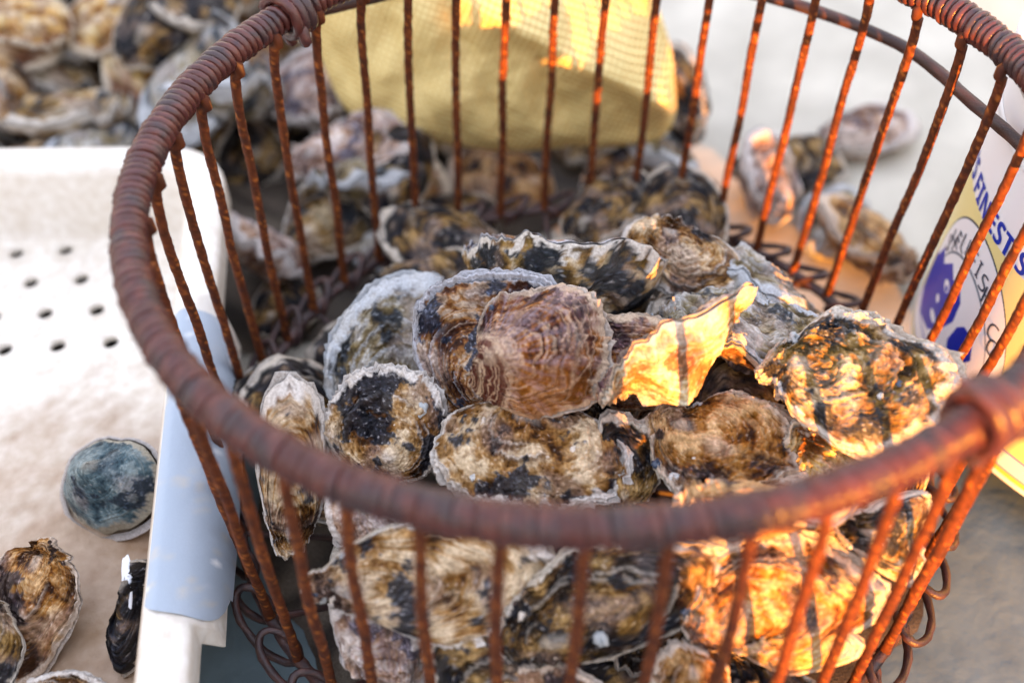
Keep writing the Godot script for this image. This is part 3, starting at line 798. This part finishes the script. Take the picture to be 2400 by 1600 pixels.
func build_bucket() -> void:
	var b := thing("bucket", "white plastic bucket printed in blue and yellow, behind the right-hand wires", "bucket", "", Transform3D(Basis(Vector3(0, 0, 1), deg_to_rad(-8.0)), BUCKET))
	# the print: a yellow field under the lettering, a white arched panel with dark outlines, a blue emblem, bands at the foot
	var w := 1024
	var h := 512
	var img := Image.create(w, h, false, Image.FORMAT_RGB8)
	var white := Color(0.95, 0.955, 0.965)
	var yellow := Color(0.93, 0.88, 0.60)
	var olive := Color(0.86, 0.80, 0.36)
	var blue := Color(0.05, 0.17, 0.68)
	var line := Color(0.10, 0.20, 0.30)
	var body := PackedVector2Array([Vector2(-24, 6), Vector2(-23, 24), Vector2(-18, 22), Vector2(-14, 36), Vector2(-10, 31), Vector2(-5, 42), Vector2(-1.5, 37), Vector2(2.4, 41), Vector2(5.2, 34), Vector2(5.4, 20), Vector2(1.5, 4), Vector2(-4, -8), Vector2(-13, -14), Vector2(-21, -8)])
	var second := PackedVector2Array([Vector2(6.2, 8), Vector2(7.6, 21), Vector2(10, 27), Vector2(14.0, 27), Vector2(16.2, 15), Vector2(13, 2), Vector2(8.6, -4)])
	for y in h:
		var hy := lerpf(150.0, -50.0, y / (h - 1.0)) + 16.0      # millimetres above the basket's foot
		for x in w:
			var deg := lerpf(-60.0, 60.0, x / (w - 1.0)) + 1.5
			var c := white
			if hy < 84.0 and hy > -14.0:
				c = yellow
				# arched panel centred at 3 degrees
				var ax := (deg - 3.0) / 24.0
				var top := 79.0 * sqrt(maxf(0.0, 1.0 - ax * ax))
				if absf(ax) < 1.0 and hy < top:
					c = white
					if hy > top - 1.3:
						c = line
					var bx := (deg - 3.0) / 18.5
					var in_top := 55.0 * sqrt(maxf(0.0, 1.0 - bx * bx))
					if absf(bx) < 1.0 and absf(hy - in_top) < 0.9:
						c = line.lerp(white, 0.35)
					var p := Vector2(deg, hy)
					if inside_blob(p, body) or inside_blob(p, second):
						c = blue
						if ((p - Vector2(-3.4, 28.0)) / Vector2(1.9, 3.6)).length() < 1.0 and ((p - Vector2(-3.0, 27.0)) / Vector2(0.9, 1.9)).length() > 1.0:
							c = white
						if ((p - Vector2(-5.4, 14.0)) / Vector2(1.2, 2.6)).length() < 1.0 or ((p - Vector2(-4.2, 2.5)) / Vector2(2.4, 2.8)).length() < 1.0:
							c = white
			elif hy <= -14.0 and hy > -15.5:
				c = blue.lerp(white, 0.4)
			elif hy <= -26.0 and hy > -27.0:
				c = blue.lerp(white, 0.4)
			elif hy <= -27.0 and hy > -30.5:
				c = olive
			img.set_pixel(x, y, c)
	M.print = surface(Color.WHITE, 0.36)
	M.print.albedo_texture = ImageTexture.create_from_image(img)
	var P := PackedVector3Array()
	var UV := PackedVector2Array()
	var nu := 73
	var nv := 12
	for v in nv:
		var y := lerpf(-0.05, 0.150, v / (nv - 1.0))
		for u in nu:
			var deg := lerpf(-60.0, 60.0, u / (nu - 1.0))
			P.append(bucket_point(deg, y))
			UV.append(Vector2(u / (nu - 1.0), 1.0 - v / (nv - 1.0)))
	part("printed_wall", sheet(P, PackedColorArray(), nu, nv, false, -1.0, Vector3.UP, UV), M.print, b)
	# the rest of the wall, the inside, the rim bead and the floor
	P = PackedVector3Array()
	for v in 2:
		for u in 97:
			P.append(bucket_point(lerpf(60.0, 300.0, u / 96.0), lerpf(-0.05, 0.150, v)))
	part("wall", sheet(P, PackedColorArray(), 97, 2, false, -1.0), M.bucket, b)
	P = PackedVector3Array()
	var prof := [[0.0, 0.143], [0.0035, 0.141], [0.0042, 0.146], [0.0035, 0.153], [0.0, 0.155], [-0.003, 0.153], [-0.003, 0.135], [-0.003, -0.044], [-0.13, -0.044]]
	for q in prof:
		for u in 120:
			P.append(bucket_point(u * 3.0, q[1], q[0]))
	part("rim_bead_and_inside", sheet(P, PackedColorArray(), 120, prof.size(), true, 1.0), M.bucket, b)
	P = PackedVector3Array()
	for k in 3:
		for u in 120:
			P.append(bucket_point(u * 3.0, [0.117, 0.115, 0.112][k], [0.0002, 0.0022, 0.0002][k]))
	part("stiffening_rib", sheet(P, PackedColorArray(), 120, 3, true, 1.0), M.bucket, b)
	letters("SOUND'S FINEST SEAFOOD", 0.0125, 0.5, 0.0745, M.ink_blue, b, true, 1.0)
	# letters round the arch
	var arch := "SHELLFISH CO"
	for i in arch.length():
		var a := lerpf(-0.80, 0.95, i / (arch.length() - 1.0))
		var deg := 1.5 + 21.3 * sin(a)
		var y := 0.067 * cos(a) - 0.020
		if arch[i] != " ":
			letters(arch[i], 0.0105, deg, y, M.ink_dark, b, false, 1.0)
	letters("COMPANY", 0.0085, 20.0, -0.0370, M.ink_blue, b, true)

# ---------------------------------------------------------------- mesh bag
func build_bag() -> void:
	var row: Array = SHELLS["bag"]
	var Y: Vector3 = row[2].normalized()
	var X: Vector3 = (row[1] - Y * row[1].dot(Y)).normalized()
	var t := thing("mesh_bag", "yellow plastic mesh bag slumped on the shells behind the basket", "bag", "", Transform3D(Basis(X, Y, X.cross(Y)), row[0]))
	var nt := 200
	var ns := 60
	var R := rim_of(row[3], nt)
	for side in 2:
		var P := PackedVector3Array()
		var UV := PackedVector2Array()
		var sg := 1.0 if side == 0 else -1.0
		for v in ns:
			var s := v / (ns - 1.0)
			for u in nt:
				var a := TAU * u / nt
				var x := cos(a) * R[u] * s
				var z := sin(a) * R[u] * s
				var q := Vector3(x, 0, z)
				var d := (1.0 - s) * R[u]
				var y := 0.034 * sqrt(maxf(0.0, 1.0 - pow(s, 2.5)))
				if side == 0:
					# world-ish directions inside the bag's plane: along = rightwards, rise = upwards
					var wv := X * x + X.cross(Y) * z
					var along := wv.x
					var rise := wv.y
					# a heavy pleat running down to the right corner
					var ridge := along - 0.02 - 0.9 * maxf(0.0, -rise - 0.0) * 1.0
					var bend := rise + 0.005 + 0.55 * (along - 0.035)
					var crest := 0.030 * exp(-pow(bend / 0.015, 2.0)) if bend < 0.0 else maxf(-0.050, 0.030 - 1.1 * bend)
					y += crest * smooth_step(-0.075, -0.01, along) * smooth_step(0.0, 0.015, d)
					y += 0.006 * absf(sin(along * 70.0 + rise * 30.0)) * smooth_step(0.0, 0.02, d) * smooth_step(0.01, -0.02, bend)
					y += 0.006 * soft.get_noise_3dv(q * 26.0) * smooth_step(0.0, 0.02, d) + 0.0025 * rough.get_noise_3dv(q * 60.0)
				P.append(Vector3(x, y * sg * (1.0 if side == 0 else 0.5), z))
				UV.append(Vector2(x, z) * 30.0)
		var outer := sheet(P, PackedColorArray(), nt, ns, true, -sg, Vector3.UP * sg, UV)
		part("net_front" if side == 0 else "net_back", outer, M.net, t)
		# the second layer of net seen through the first
		var inner := PackedVector3Array()
		for q in P:
			inner.append(q * Vector3(0.985, 1, 0.985) - Vector3(0, 0.003 * sg, 0))
		part("inner_net", sheet(inner, PackedColorArray(), nt, ns, true, -sg, Vector3.UP * sg, UV), M.net_lining, t)

# ---------------------------------------------------------------- loose shells
func egg(length: float, width: float, lean: float) -> Array:
	var pts := []
	for k in 18:
		var a := TAU * k / 18.0
		var x := length * (0.5 - 0.5 * cos(a))
		var wv := width * 0.5 * sin(a) * (1.0 + 0.35 * (x / length - 0.5) * 1.6)
		pts.append((x - length * 0.16) * 1000.0)
		pts.append((wv + lean * length * pow(x / length - 0.5, 2.0)) * 1000.0)
	return pts

func lying(at: Vector3, yaw: float, pitch: float, roll: float) -> Transform3D:
	return Transform3D(Basis.from_euler(Vector3(pitch, yaw, roll)), at)

func build_heap() -> void:
	var kinds := ["tan", "grey", "olive", "brown", "pink", "dark", "grey", "cream"]
	var words := ["dark-spotted tan shell", "pale-lipped grey shell", "olive mossy shell", "rusty brown shell", "pale pinkish shell", "almost black shell", "crusted blue-grey shell", "white-lipped sandy shell"]
	var protos := []
	var places := []
	rng.seed = 4021
	for layer in 4:
		var tries := 0
		var mine := []
		while tries < 1500 and mine.size() < 74:
			tries += 1
			var p := Vector3(rng.randf_range(-0.62, 0.115), 0, rng.randf_range(-0.66, -0.13))
			if Vector2(p.x, p.z).length() < 0.245:
				continue
			if p.x < -0.17 and p.z > -0.30 - 0.012 * layer:
				continue
			if p.x > 0.02 and p.z < -0.24 and layer > 0 or p.x > 0.07 - 0.03 * layer:
				continue
			if layer > 1 and p.x > -0.13:
				continue
			if layer > 0 and p.x > -0.14 and p.z < -0.235:
				continue
			if layer > 2 and (p.z > -0.36 or p.x > -0.22):
				continue
			var fine := true
			for q in mine:
				if q.distance_to(p) < 0.050:
					fine = false
					break
			if fine:
				mine.append(p)
				places.append([p, layer])
	for it in places:
		var p: Vector3 = it[0]
		var layer: int = it[1]
		var i := rng.randi() % 8
		p.y = GROUND + 0.016 + 0.026 * layer + rng.randf_range(-0.004, 0.006)
		var at := lying(p, rng.randf() * TAU, rng.randf_range(-0.6, 0.6), rng.randf_range(-0.6, 0.6) + (PI if rng.randf() < 0.3 else 0.0))
		var s := rng.randf_range(0.82, 1.25)
		var up := at.basis.y
		var pose: String = "face down" if up.y < -0.3 else "flat" if up.y > 0.88 else "tipped left" if absf(up.x) > absf(up.z) and up.x < 0.0 else "tipped right" if absf(up.x) > absf(up.z) else "tipped away" if up.z < 0.0 else "tipped forwards"
		var where: String = "beyond the tray's far edge" if p.x < -0.30 else "beyond the tray's right corner" if p.x < -0.19 else "left of the mesh bag" if p.x < -0.12 and p.z < -0.24 else "just outside the far left wires" if p.x < -0.08 else "under the mesh bag" if p.z < -0.27 else "just outside the far wires"
		var far_: String = ", far back" if p.z < -0.5 else ", midway back" if p.z < -0.38 else ""
		var high: String = [", lowest layer", ", second layer", ", third layer", ", topmost layer"][layer]
		var label: String = ("small " if s < 0.93 else "large " if s > 1.11 else "") + words[i] + " " + pose + high + far_ + ", " + where
		var group: String = "heap: " + words[i] + "s"
		if protos.size() <= i:
			protos.resize(8)
		var o: Node3D
		if protos[i] == null:
			o = oyster_at(at, egg(rng.randf_range(0.076, 0.094), rng.randf_range(0.05, 0.066), rng.randf_range(-0.25, 0.25)), label, {"kind": kinds[i], "seed": 60.0 + i, "tone": 0.04, "crust": 0.5 if i == 5 else 0.26, "nt": 110, "ns": 40, "cup": 0.018, "lid": 0.008}, "oyster_shell", "oyster shell", group)
			protos[i] = o
		else:
			o = protos[i].duplicate()
			o.name = numbered("oyster_shell", self)
			add_child(o, true)
			o.transform = at
			tag(o, label, "oyster shell", group)
		o.transform = o.transform.scaled_local(Vector3(s, s, s))

func build_loose() -> void:
	var G := GROUND
	var list := [
		["pale pinkish shell lying alone on the deck, far right of the mesh bag", "pink", Vector3(0.205, G + 0.014, -0.298), 0.25, 0.1, 0.05, 0.082, 0.046],
		["tall dark brown oyster leaning beside the right corner of the mesh bag", "dark", Vector3(0.094, G + 0.040, -0.290), 1.3, -0.9, 0.6, 0.085, 0.05],
		["dark mossy oyster lying right of the tall leaning one", "dark", Vector3(0.135, G + 0.022, -0.262), 0.1, 0.2, -0.1, 0.09, 0.05],
		["small white and violet shell under the right corner of the mesh bag", "pink", Vector3(0.055, G + 0.020, -0.272), 0.7, 0.5, 0.0, 0.06, 0.045],
		["brown oyster behind the right-hand wires, left of the bucket", "brown", Vector3(0.213, G + 0.024, -0.150), 2.2, 0.5, 0.2, 0.085, 0.058],
		["green-grey oyster just outside the basket's far right foot", "grey", Vector3(0.172, G + 0.016, -0.185), 1.0, 0.1, 0.0, 0.07, 0.05],
		["pink and lilac shell standing outside the far right wires", "pink", Vector3(0.142, G + 0.026, -0.212), 1.6, 0.7, 0.3, 0.08, 0.05],
		["pale ribbed shell between the dark oyster and the basket", "grey", Vector3(0.098, G + 0.024, -0.238), 2.6, 0.4, 0.1, 0.06, 0.045],
		["sandy shell outside the far wires below the mesh bag's pleat", "tan", Vector3(0.022, G + 0.030, -0.245), 0.3, 0.5, 0.0, 0.07, 0.05],
		["brown banded shell half hidden by the ring-marked oyster", "brown", Vector3(0.060, G + 0.020, -0.232), 3.4, 0.3, 0.1, 0.06, 0.046],
		["dark mossy oyster in the gap between the tray's far corner and the basket", "olive", Vector3(-0.186, G + 0.030, -0.208), 0.8, 0.5, 0.2, 0.085, 0.06],
		["pink-grey oyster standing in the gap between tray and basket", "pink", Vector3(-0.190, G + 0.050, -0.168), 2.0, 0.9, -0.3, 0.08, 0.062],
		["small black shell low between the tray's lip and the basket", "dark", Vector3(-0.205, G + 0.020, -0.135), 1.1, 0.3, 0.0, 0.06, 0.04],
		["pale shell wedged under the raised edge of the bucket", "grey", Vector3(0.262, G + 0.012, 0.035), 0.9, 0.0, 0.0, 0.05, 0.035],
		["white curled shell on top of the others beside the tray's far corner", "pink", Vector3(-0.176, G + 0.075, -0.238), 0.3, 0.35, 0.1, 0.09, 0.05],
	]
	var i := 0
	for r in list:
		oyster_at(lying(r[2], r[3], r[4], r[5]), egg(r[6], r[7], 0.1 * sin(i * 2.0)), r[0], {"kind": r[1], "seed": 80.0 + i, "nt": 120, "ns": 44, "cup": 0.018, "lid": 0.009}, "oyster_shell", "oyster shell", "loose shells on the deck")
		i += 1

func build_oysters() -> void:
	var g := "oysters in the wire basket"
	oyster("crown", "purple-brown oyster with a pointed pale beak, topmost in the middle of the basket", {"kind": "purple", "seed": 1.0, "lid": 0.007, "beak": 0.004, "ridge": 0.019, "plates": 5, "cup": 0.013, "laminae": 7.0, "step": 0.0017, "nose": 0.027, "rings": 0.95, "crust": 0.06, "nt": 340, "ns": 130, "flakes": 6, "soften": 0.015, "flare": 0.005, "frill": 1.3, "under": "brown"})
	oyster("darkrim", "brown oyster with a blue-black crusted rim, half under the topmost one", {"kind": "blueblack", "seed": 2.0, "lid": 0.005, "frill": 0.8, "lip": 0.07, "cup": 0.012, "laminae": 10.0, "nt": 300, "ns": 110, "hollow": 0.004, "crust": 0.30, "flare": 0.004})
	oyster("yellowcup", "deep yellow cup-shaped oyster on its edge with an upturned tip", {"kind": "purple", "under": "cup", "seed": 3.4, "frill": 0.7, "lid": 0.003, "cup": 0.033, "plates": 6, "taper": 0.65, "tone": -0.08, "lip": 0.035, "show_under": true, "nt": 280, "ns": 100, "soften": 0.022, "flare": 0.003, "twist": 0.006, "step": 0.0013, "under_size": 1.0})
	oyster("bigright", "large crusted oyster with a ruffled white edge, highest at the right", {"kind": "olive", "seed": 4.2, "lid": 0.008, "cup": 0.010, "nt": 320, "ns": 120, "flakes": 10, "frill": 1.8, "rings": 0.35, "calm": 1.4, "lip": 0.15, "crust": 0.33, "under": "cream", "under_size": 1.07})
	oyster("midright", "brown oyster with a pale frilled right edge, below the yellow cup", {"kind": "brown", "seed": 5.1, "lid": 0.006, "cup": 0.012, "nt": 300, "ns": 110, "flakes": 8, "tone": 0.18, "crust": 0.10, "frill": 1.8, "rings": 0.35, "calm": 1.4, "lip": 0.18, "under": "cream", "under_size": 1.05})
	oyster("crusty", "broad tan oyster with dark pits and barnacle scars, front of the heap's centre", {"kind": "tan", "seed": 6.6, "lid": 0.007, "cup": 0.014, "nt": 320, "ns": 120, "flakes": 12, "frill": 1.6, "lip": 0.07, "calm": 1.9, "rings": 0.2, "crust": 0.27})
	oyster("tanleft", "tan oyster with a black shoulder and white edge, left of the broad tan one", {"kind": "tan", "seed": 7.3, "lid": 0.007, "cup": 0.012, "nt": 300, "ns": 110, "flakes": 4, "frill": 1.5, "crust": 0.36, "lip": 0.08, "calm": 1.7, "rings": 0.25})
	oyster("leftedge", "narrow upright tan oyster against the left-hand wires", {"kind": "tan", "seed": 8.8, "lid": 0.008, "cup": 0.010, "nt": 240, "ns": 90, "frill": 1.3, "crust": 0.15})
	oyster("backleft", "grey-blue oyster low at the back left of the heap", {"kind": "grey", "seed": 9.5, "lid": 0.010, "cup": 0.016, "nt": 220, "ns": 80, "crust": 0.30, "lip": 0.2})
	oyster("lipback", "deep greenish oyster seen from the side at the back of the heap", {"kind": "blueblack", "under": "olive", "seed": 10.2, "lid": 0.003, "cup": 0.036, "show_under": true, "nt": 260, "ns": 90, "hollow": 0.005, "lip": 0.03, "flare": 0.004, "frill": 0.6, "soften": 0.012, "step": 0.0012})
	oyster("ringback", "round tan oyster with clear growth rings at the back right of the heap", {"kind": "tan", "seed": 11.9, "lid": 0.008, "cup": 0.014, "nt": 220, "ns": 80, "crust": 0.08, "laminae": 6.0})
	oyster("greenback", "greenish grey oyster tipped against the far right wires", {"kind": "grey", "seed": 12.4, "lid": 0.012, "cup": 0.020, "nt": 180, "ns": 64, "crust": 0.1})
	oyster("purplemid", "purplish oyster wedged between the topmost one and the yellow cup", {"kind": "purple", "seed": 13.1, "lid": 0.009, "cup": 0.012, "nt": 200, "ns": 70})
	oyster("paleflat", "flat pale grey oyster between the yellow cup and the large right one", {"kind": "grey", "under": "brown", "seed": 14.7, "lid": 0.005, "cup": 0.012, "nt": 200, "ns": 70, "crust": 0.12})
	oyster("knobback", "small knobbly grey oyster behind the yellow cup's tip", {"kind": "grey", "seed": 15.3, "lid": 0.010, "cup": 0.014, "nt": 150, "ns": 50, "calm": 2.0})
	oyster("frontleft", "big oval oyster with a white lip behind the front left wires", {"kind": "tan", "seed": 16.8, "lid": 0.006, "cup": 0.012, "nt": 280, "ns": 100, "lip": 0.075, "plates": 1, "rings": 0.5, "calm": 1.0, "tone": 0.28, "flakes": 5, "crust": 0.17, "under": "cream", "under_size": 1.04})
	oyster("frontlow", "pale pitted oyster at the bottom left behind the wires", {"kind": "pink", "seed": 17.2, "lid": 0.012, "cup": 0.014, "nt": 220, "ns": 80, "calm": 1.8, "crust": 0.16})
	oyster("frontmid", "long dark oyster with a white lower lip behind the front middle wires", {"kind": "dark", "seed": 18.6, "lid": 0.007, "cup": 0.012, "nt": 280, "ns": 100, "lip": 0.09, "flakes": 6, "under": "cream", "under_size": 1.05})
	oyster("frontright", "sunlit golden-brown oyster behind the orange front right wires", {"kind": "brown", "seed": 19.4, "lid": 0.009, "cup": 0.012, "nt": 280, "ns": 100, "frill": 1.6, "laminae": 11.0, "step": 0.0016, "under": "cream", "under_size": 1.05, "crust": 0.24})
	oyster("farright", "upright speckled oyster at the far right behind the sunlit wires", {"kind": "olive", "seed": 20.1, "lid": 0.010, "cup": 0.012, "nt": 220, "ns": 80, "frill": 1.6, "lip": 0.12, "flakes": 4})
	oyster("underright", "thin pale-edged oyster under the sunlit golden-brown one", {"kind": "cream", "seed": 21.7, "lid": 0.004, "cup": 0.008, "nt": 180, "ns": 50, "frill": 1.5})
	oyster("ribbed", "ribbed brown oyster at the bottom edge right of the middle", {"kind": "brown", "seed": 22.2, "lid": 0.012, "cup": 0.014, "nt": 200, "ns": 70, "crust": 0.05})
	oyster("orangebrown", "orange-brown oyster at the bottom edge under the long dark one", {"kind": "brown", "seed": 23.9, "lid": 0.010, "cup": 0.014, "nt": 200, "ns": 70, "crust": 0.08})
	oyster("shadowlow", "dark ridged oyster in the shade under the big oval one", {"kind": "dark", "seed": 24.5, "lid": 0.010, "cup": 0.014, "nt": 180, "ns": 60})
	oyster("goldlow", "small golden oyster in the gap below the large right one", {"kind": "cream", "seed": 25.3, "lid": 0.008, "cup": 0.012, "nt": 160, "ns": 56, "calm": 2.0})
	oyster("shadebridge", "small flat oyster added behind the front rim to shade the brown one", {"kind": "brown", "seed": 28.6, "nt": 160, "ns": 56, "cup": 0.010})  # hidden oyster added to keep the low sun off the brown one
	oyster("wedge", "small pinkish oyster wedged below the tan one at the left", {"kind": "pink", "seed": 26.1, "lid": 0.009, "cup": 0.012, "nt": 160, "ns": 56})
	oyster("ragged", "ragged dark oyster between the broad tan one and the frilled brown one", {"kind": "dark", "seed": 27.7, "lid": 0.007, "cup": 0.012, "nt": 180, "ns": 60, "frill": 2.4, "lip": 0.14})
	# the ones underneath that carry the heap; only scraps of them show between the others
	rng.seed = 977
	var fill := [Vector3(-0.10, 0.015, -0.06), Vector3(-0.02, 0.02, -0.07), Vector3(0.07, 0.015, -0.05), Vector3(0.12, 0.02, 0.02), Vector3(0.10, 0.02, 0.09), Vector3(0.02, 0.015, 0.10), Vector3(-0.06, 0.02, 0.10), Vector3(-0.12, 0.02, 0.05), Vector3(-0.03, 0.03, 0.0), Vector3(0.05, 0.035, 0.03),
		Vector3(-0.07, 0.055, 0.02), Vector3(0.0, 0.062, 0.03), Vector3(0.06, 0.060, 0.06), Vector3(0.09, 0.055, 0.0), Vector3(-0.02, 0.05, -0.045), Vector3(0.045, 0.05, -0.04), Vector3(-0.08, 0.05, 0.085), Vector3(0.12, 0.055, 0.06),
		Vector3(-0.10, 0.012, 0.125), Vector3(-0.035, 0.014, 0.150), Vector3(0.035, 0.014, 0.150), Vector3(0.10, 0.016, 0.125), Vector3(0.145, 0.02, 0.06), Vector3(-0.15, 0.02, 0.02), Vector3(0.0, 0.03, 0.145),
		Vector3(-0.125, 0.018, -0.105), Vector3(-0.06, 0.018, -0.140), Vector3(0.005, 0.018, -0.150), Vector3(0.075, 0.018, -0.130), Vector3(-0.160, 0.015, -0.045), Vector3(-0.085, 0.03, -0.085)]
	var first: Node3D = null
	for p in fill:
		var at := lying(p, rng.randf() * TAU, rng.randf_range(-0.35, 0.35), rng.randf_range(-0.35, 0.35))
		var label: String = "dull oyster under the heap, beak %s, %s, %s %s of the basket" % ["right" if at.basis.x.x < -0.7 else "left" if at.basis.x.x > 0.7 else "away" if at.basis.x.z > 0.0 else "forwards", "lowest" if p.y < 0.025 else "middle layer" if p.y < 0.045 else "upper layer", "front" if p.z > 0.08 else "back" if p.z < -0.03 else "middle", "left" if p.x < -0.055 else "right" if p.x > 0.055 else "centre"]
		if first == null:
			first = oyster_at(at, egg(0.082, 0.058, 0.12), label, {"kind": "dark", "seed": 31.0, "nt": 110, "ns": 40, "cup": 0.018, "lid": 0.009}, "oyster", "oyster", "oysters deep in the basket")
		else:
			var o: Node3D = first.duplicate()
			o.name = numbered("oyster", self)
			add_child(o, true)
			o.transform = at
			tag(o, label, "oyster", "oysters deep in the basket")
	# in the tray
	var tg := "shells in the white tray"
	oyster("traybig", "brown oyster with a pale right edge in the tray's lower left", {"kind": "brown", "seed": 41.0, "lid": 0.010, "cup": 0.016, "nt": 220, "ns": 80, "crust": 0.26}, "oyster", "oyster", tg)
	oyster("trayedge", "dark blue-green oyster cut by the left edge of the picture", {"kind": "dark", "seed": 42.0, "lid": 0.008, "cup": 0.012, "nt": 180, "ns": 64, "lip": 0.08}, "oyster", "oyster", tg)
	oyster("traylow", "pale-rimmed oyster cut by the bottom edge, in the tray", {"kind": "tan", "seed": 43.0, "lid": 0.008, "cup": 0.012, "nt": 180, "ns": 64, "crust": 0.2}, "oyster", "oyster", tg)
	var tdk := oyster("traydark", "thin black shell with a white tip beside the tray's grip", {"kind": "dark", "seed": 44.0, "lid": 0.010, "cup": 0.012, "nt": 160, "ns": 56, "crust": 0.8, "lip": 0.03}, "oyster", "oyster", tg)
	var chip := part("white_tip", flake(3.3, 0.0075, 0.003, Color(0.80, 0.82, 0.86)), M.nacre, tdk)
	chip.position = Vector3(0.002, 0.0085, 0.001)
	chip.rotation.y = 0.25
	chip.scale = Vector3(1.5, 0.5, 0.42)
	oyster("clam", "blue-grey hard clam lying on the tray floor", {"kind": "clam", "under": "pink", "seed": 45.0, "plates": 0, "lid": 0.022, "cup": 0.026, "under_size": 1.16, "tone": 0.15, "nose": 0.0, "rings": 0.4, "beak": 0.005, "nt": 200, "ns": 80, "frill": 0.1, "flare": 0.0006, "step": 0.0005, "laminae": 16.0, "calm": 0.25, "soften": 0.016}, "clam", "clam", "")

func build_screens() -> void:
	# unseen boxes added to shade the left; low sun passes right of them
	var m := relief(surface(Color(0.30, 0.31, 0.33), 0.6), null, 1.0, 0.0)
	var y := GROUND
	for k in 3:
		var st := SurfaceTool.new()
		st.begin(Mesh.PRIMITIVE_TRIANGLES)
		var t := thing("added_fish_box", "added grey fish box, %s of the unseen stack shading the left" % ["lowest", "middle one", "topmost"][k], "fish box", "added fish boxes behind the camera", Transform3D(Basis.IDENTITY, Vector3(-0.308, y, 1.62)))
		for side in [[Vector3(0, 0.1, -0.29), Vector3(1.16, 0.2, 0.02)], [Vector3(0, 0.1, 0.29), Vector3(1.16, 0.2, 0.02)], [Vector3(-0.57, 0.1, 0), Vector3(0.02, 0.2, 0.56)], [Vector3(0.57, 0.1, 0), Vector3(0.02, 0.2, 0.56)], [Vector3(0, 0.011, 0), Vector3(1.12, 0.02, 0.56)]]:
			var bm := BoxMesh.new()
			bm.size = side[1]
			var p := part("side" if side[1].y > 0.1 else "bottom", bm, m, t)
			p.position = side[0]
		y += 0.203

func _ready() -> void:
	# camera
	var cam := Camera3D.new()
	cam.name = "camera"
	cam.transform = Transform3D(Basis(Vector3(0.99767600, -0.04650087, 0.04980247), Vector3(0.06813673, 0.68036192, -0.72970203), Vector3(0.00004807, 0.73139957, 0.68194917)), Vector3(-0.04517985, 0.53576216, 0.41824934))
	cam.fov = 31.5813
	cam.near = 0.02
	cam.far = 60.0
	var lens := CameraAttributesPhysical.new()
	lens.frustum_focal_length = 42.433
	lens.frustum_focus_distance = 0.592
	lens.frustum_near = 0.02
	lens.frustum_far = 60.0
	lens.exposure_aperture = 3.2
	cam.attributes = lens
	add_child(cam)
	cam.current = true
	# sky and sun
	var sky := ProceduralSkyMaterial.new()
	sky.sky_top_color = Color(0.55, 0.575, 0.64)
	sky.sky_horizon_color = Color(0.62, 0.565, 0.48)
	sky.sky_curve = 0.30
	sky.ground_bottom_color = Color(0.42, 0.40, 0.38)
	sky.ground_horizon_color = Color(0.72, 0.69, 0.66)
	sky.sky_energy_multiplier = 0.85
	var env := Environment.new()
	env.background_mode = Environment.BG_SKY
	env.sky = Sky.new()
	env.sky.sky_material = sky
	env.tonemap_mode = Environment.TONE_MAPPER_LINEAR
	env.tonemap_exposure = 9.6
	env.sdfgi_enabled = true
	env.ssao_enabled = true
	env.ssil_enabled = true
	var we := WorldEnvironment.new()
	we.name = "world_environment"
	we.environment = env
	add_child(we)
	var sun := DirectionalLight3D.new()
	sun.name = "sun"
	sun.light_color = Color(1.0, 0.64, 0.22)
	sun.light_energy = 0.74
	sun.light_angular_distance = 0.5
	sun.shadow_enabled = true
	add_child(sun)
	var to_sun := Vector3(0.208 * cos(0.11), sin(0.11), 0.978 * cos(0.11))
	sun.look_at_from_position(Vector3.ZERO, -to_sun, Vector3.UP)
	# shared noise and materials
	soft.noise_type = FastNoiseLite.TYPE_SIMPLEX_SMOOTH
	soft.frequency = 1.0
	soft.fractal_type = FastNoiseLite.FRACTAL_NONE
	soft.seed = 7
	rough.noise_type = FastNoiseLite.TYPE_SIMPLEX_SMOOTH
	rough.frequency = 1.0
	rough.fractal_octaves = 4
	rough.seed = 19
	make_materials()
	# the deck
	var plane := PlaneMesh.new()
	plane.size = Vector2(40, 40)
	var deck := structure("deck", plane, M.deck)
	deck.position.y = GROUND
	var near_sheet_mesh := PlaneMesh.new()
	near_sheet_mesh.size = Vector2(2.4, 1.3)
	M.mat = relief(surface(Color(0.52, 0.63, 0.72), 0.7), M.deck.normal_texture, 3.0, 0.10, M.deck.albedo_texture, true)
	var mat := structure("near_deck_sheet", near_sheet_mesh, M.mat)  # sheet added to make the near deck darker and greyer than beyond
	mat.position = Vector3(0.1, GROUND + 0.004, 0.585)
	for g in [[Vector3(-0.008, GROUND + 0.0075, 0.0), 0.19, 0.185, 3.0], [Vector3(-0.33, GROUND + 0.006, -0.44), 0.40, 0.33, 9.0]]:  # dark sheets standing in for shade in the gaps under basket and shells
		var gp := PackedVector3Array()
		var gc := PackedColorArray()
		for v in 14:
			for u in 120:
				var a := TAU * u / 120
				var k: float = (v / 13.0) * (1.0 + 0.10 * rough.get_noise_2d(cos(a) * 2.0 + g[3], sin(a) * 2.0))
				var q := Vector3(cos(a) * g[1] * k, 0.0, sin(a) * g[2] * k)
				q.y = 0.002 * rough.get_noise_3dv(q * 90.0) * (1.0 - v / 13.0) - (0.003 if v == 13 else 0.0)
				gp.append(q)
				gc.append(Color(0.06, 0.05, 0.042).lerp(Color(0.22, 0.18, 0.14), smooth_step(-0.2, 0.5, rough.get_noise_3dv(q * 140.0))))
		var shade_sheet := structure("painted_shade", sheet(gp, gc, 120, 14, true, -1.0), M.shell)
		shade_sheet.position = g[0]
	build_screens()
	build_tray()
	build_bucket()
	build_bag()
	build_basket()
	build_oysters()
	build_loose()
	build_heap()
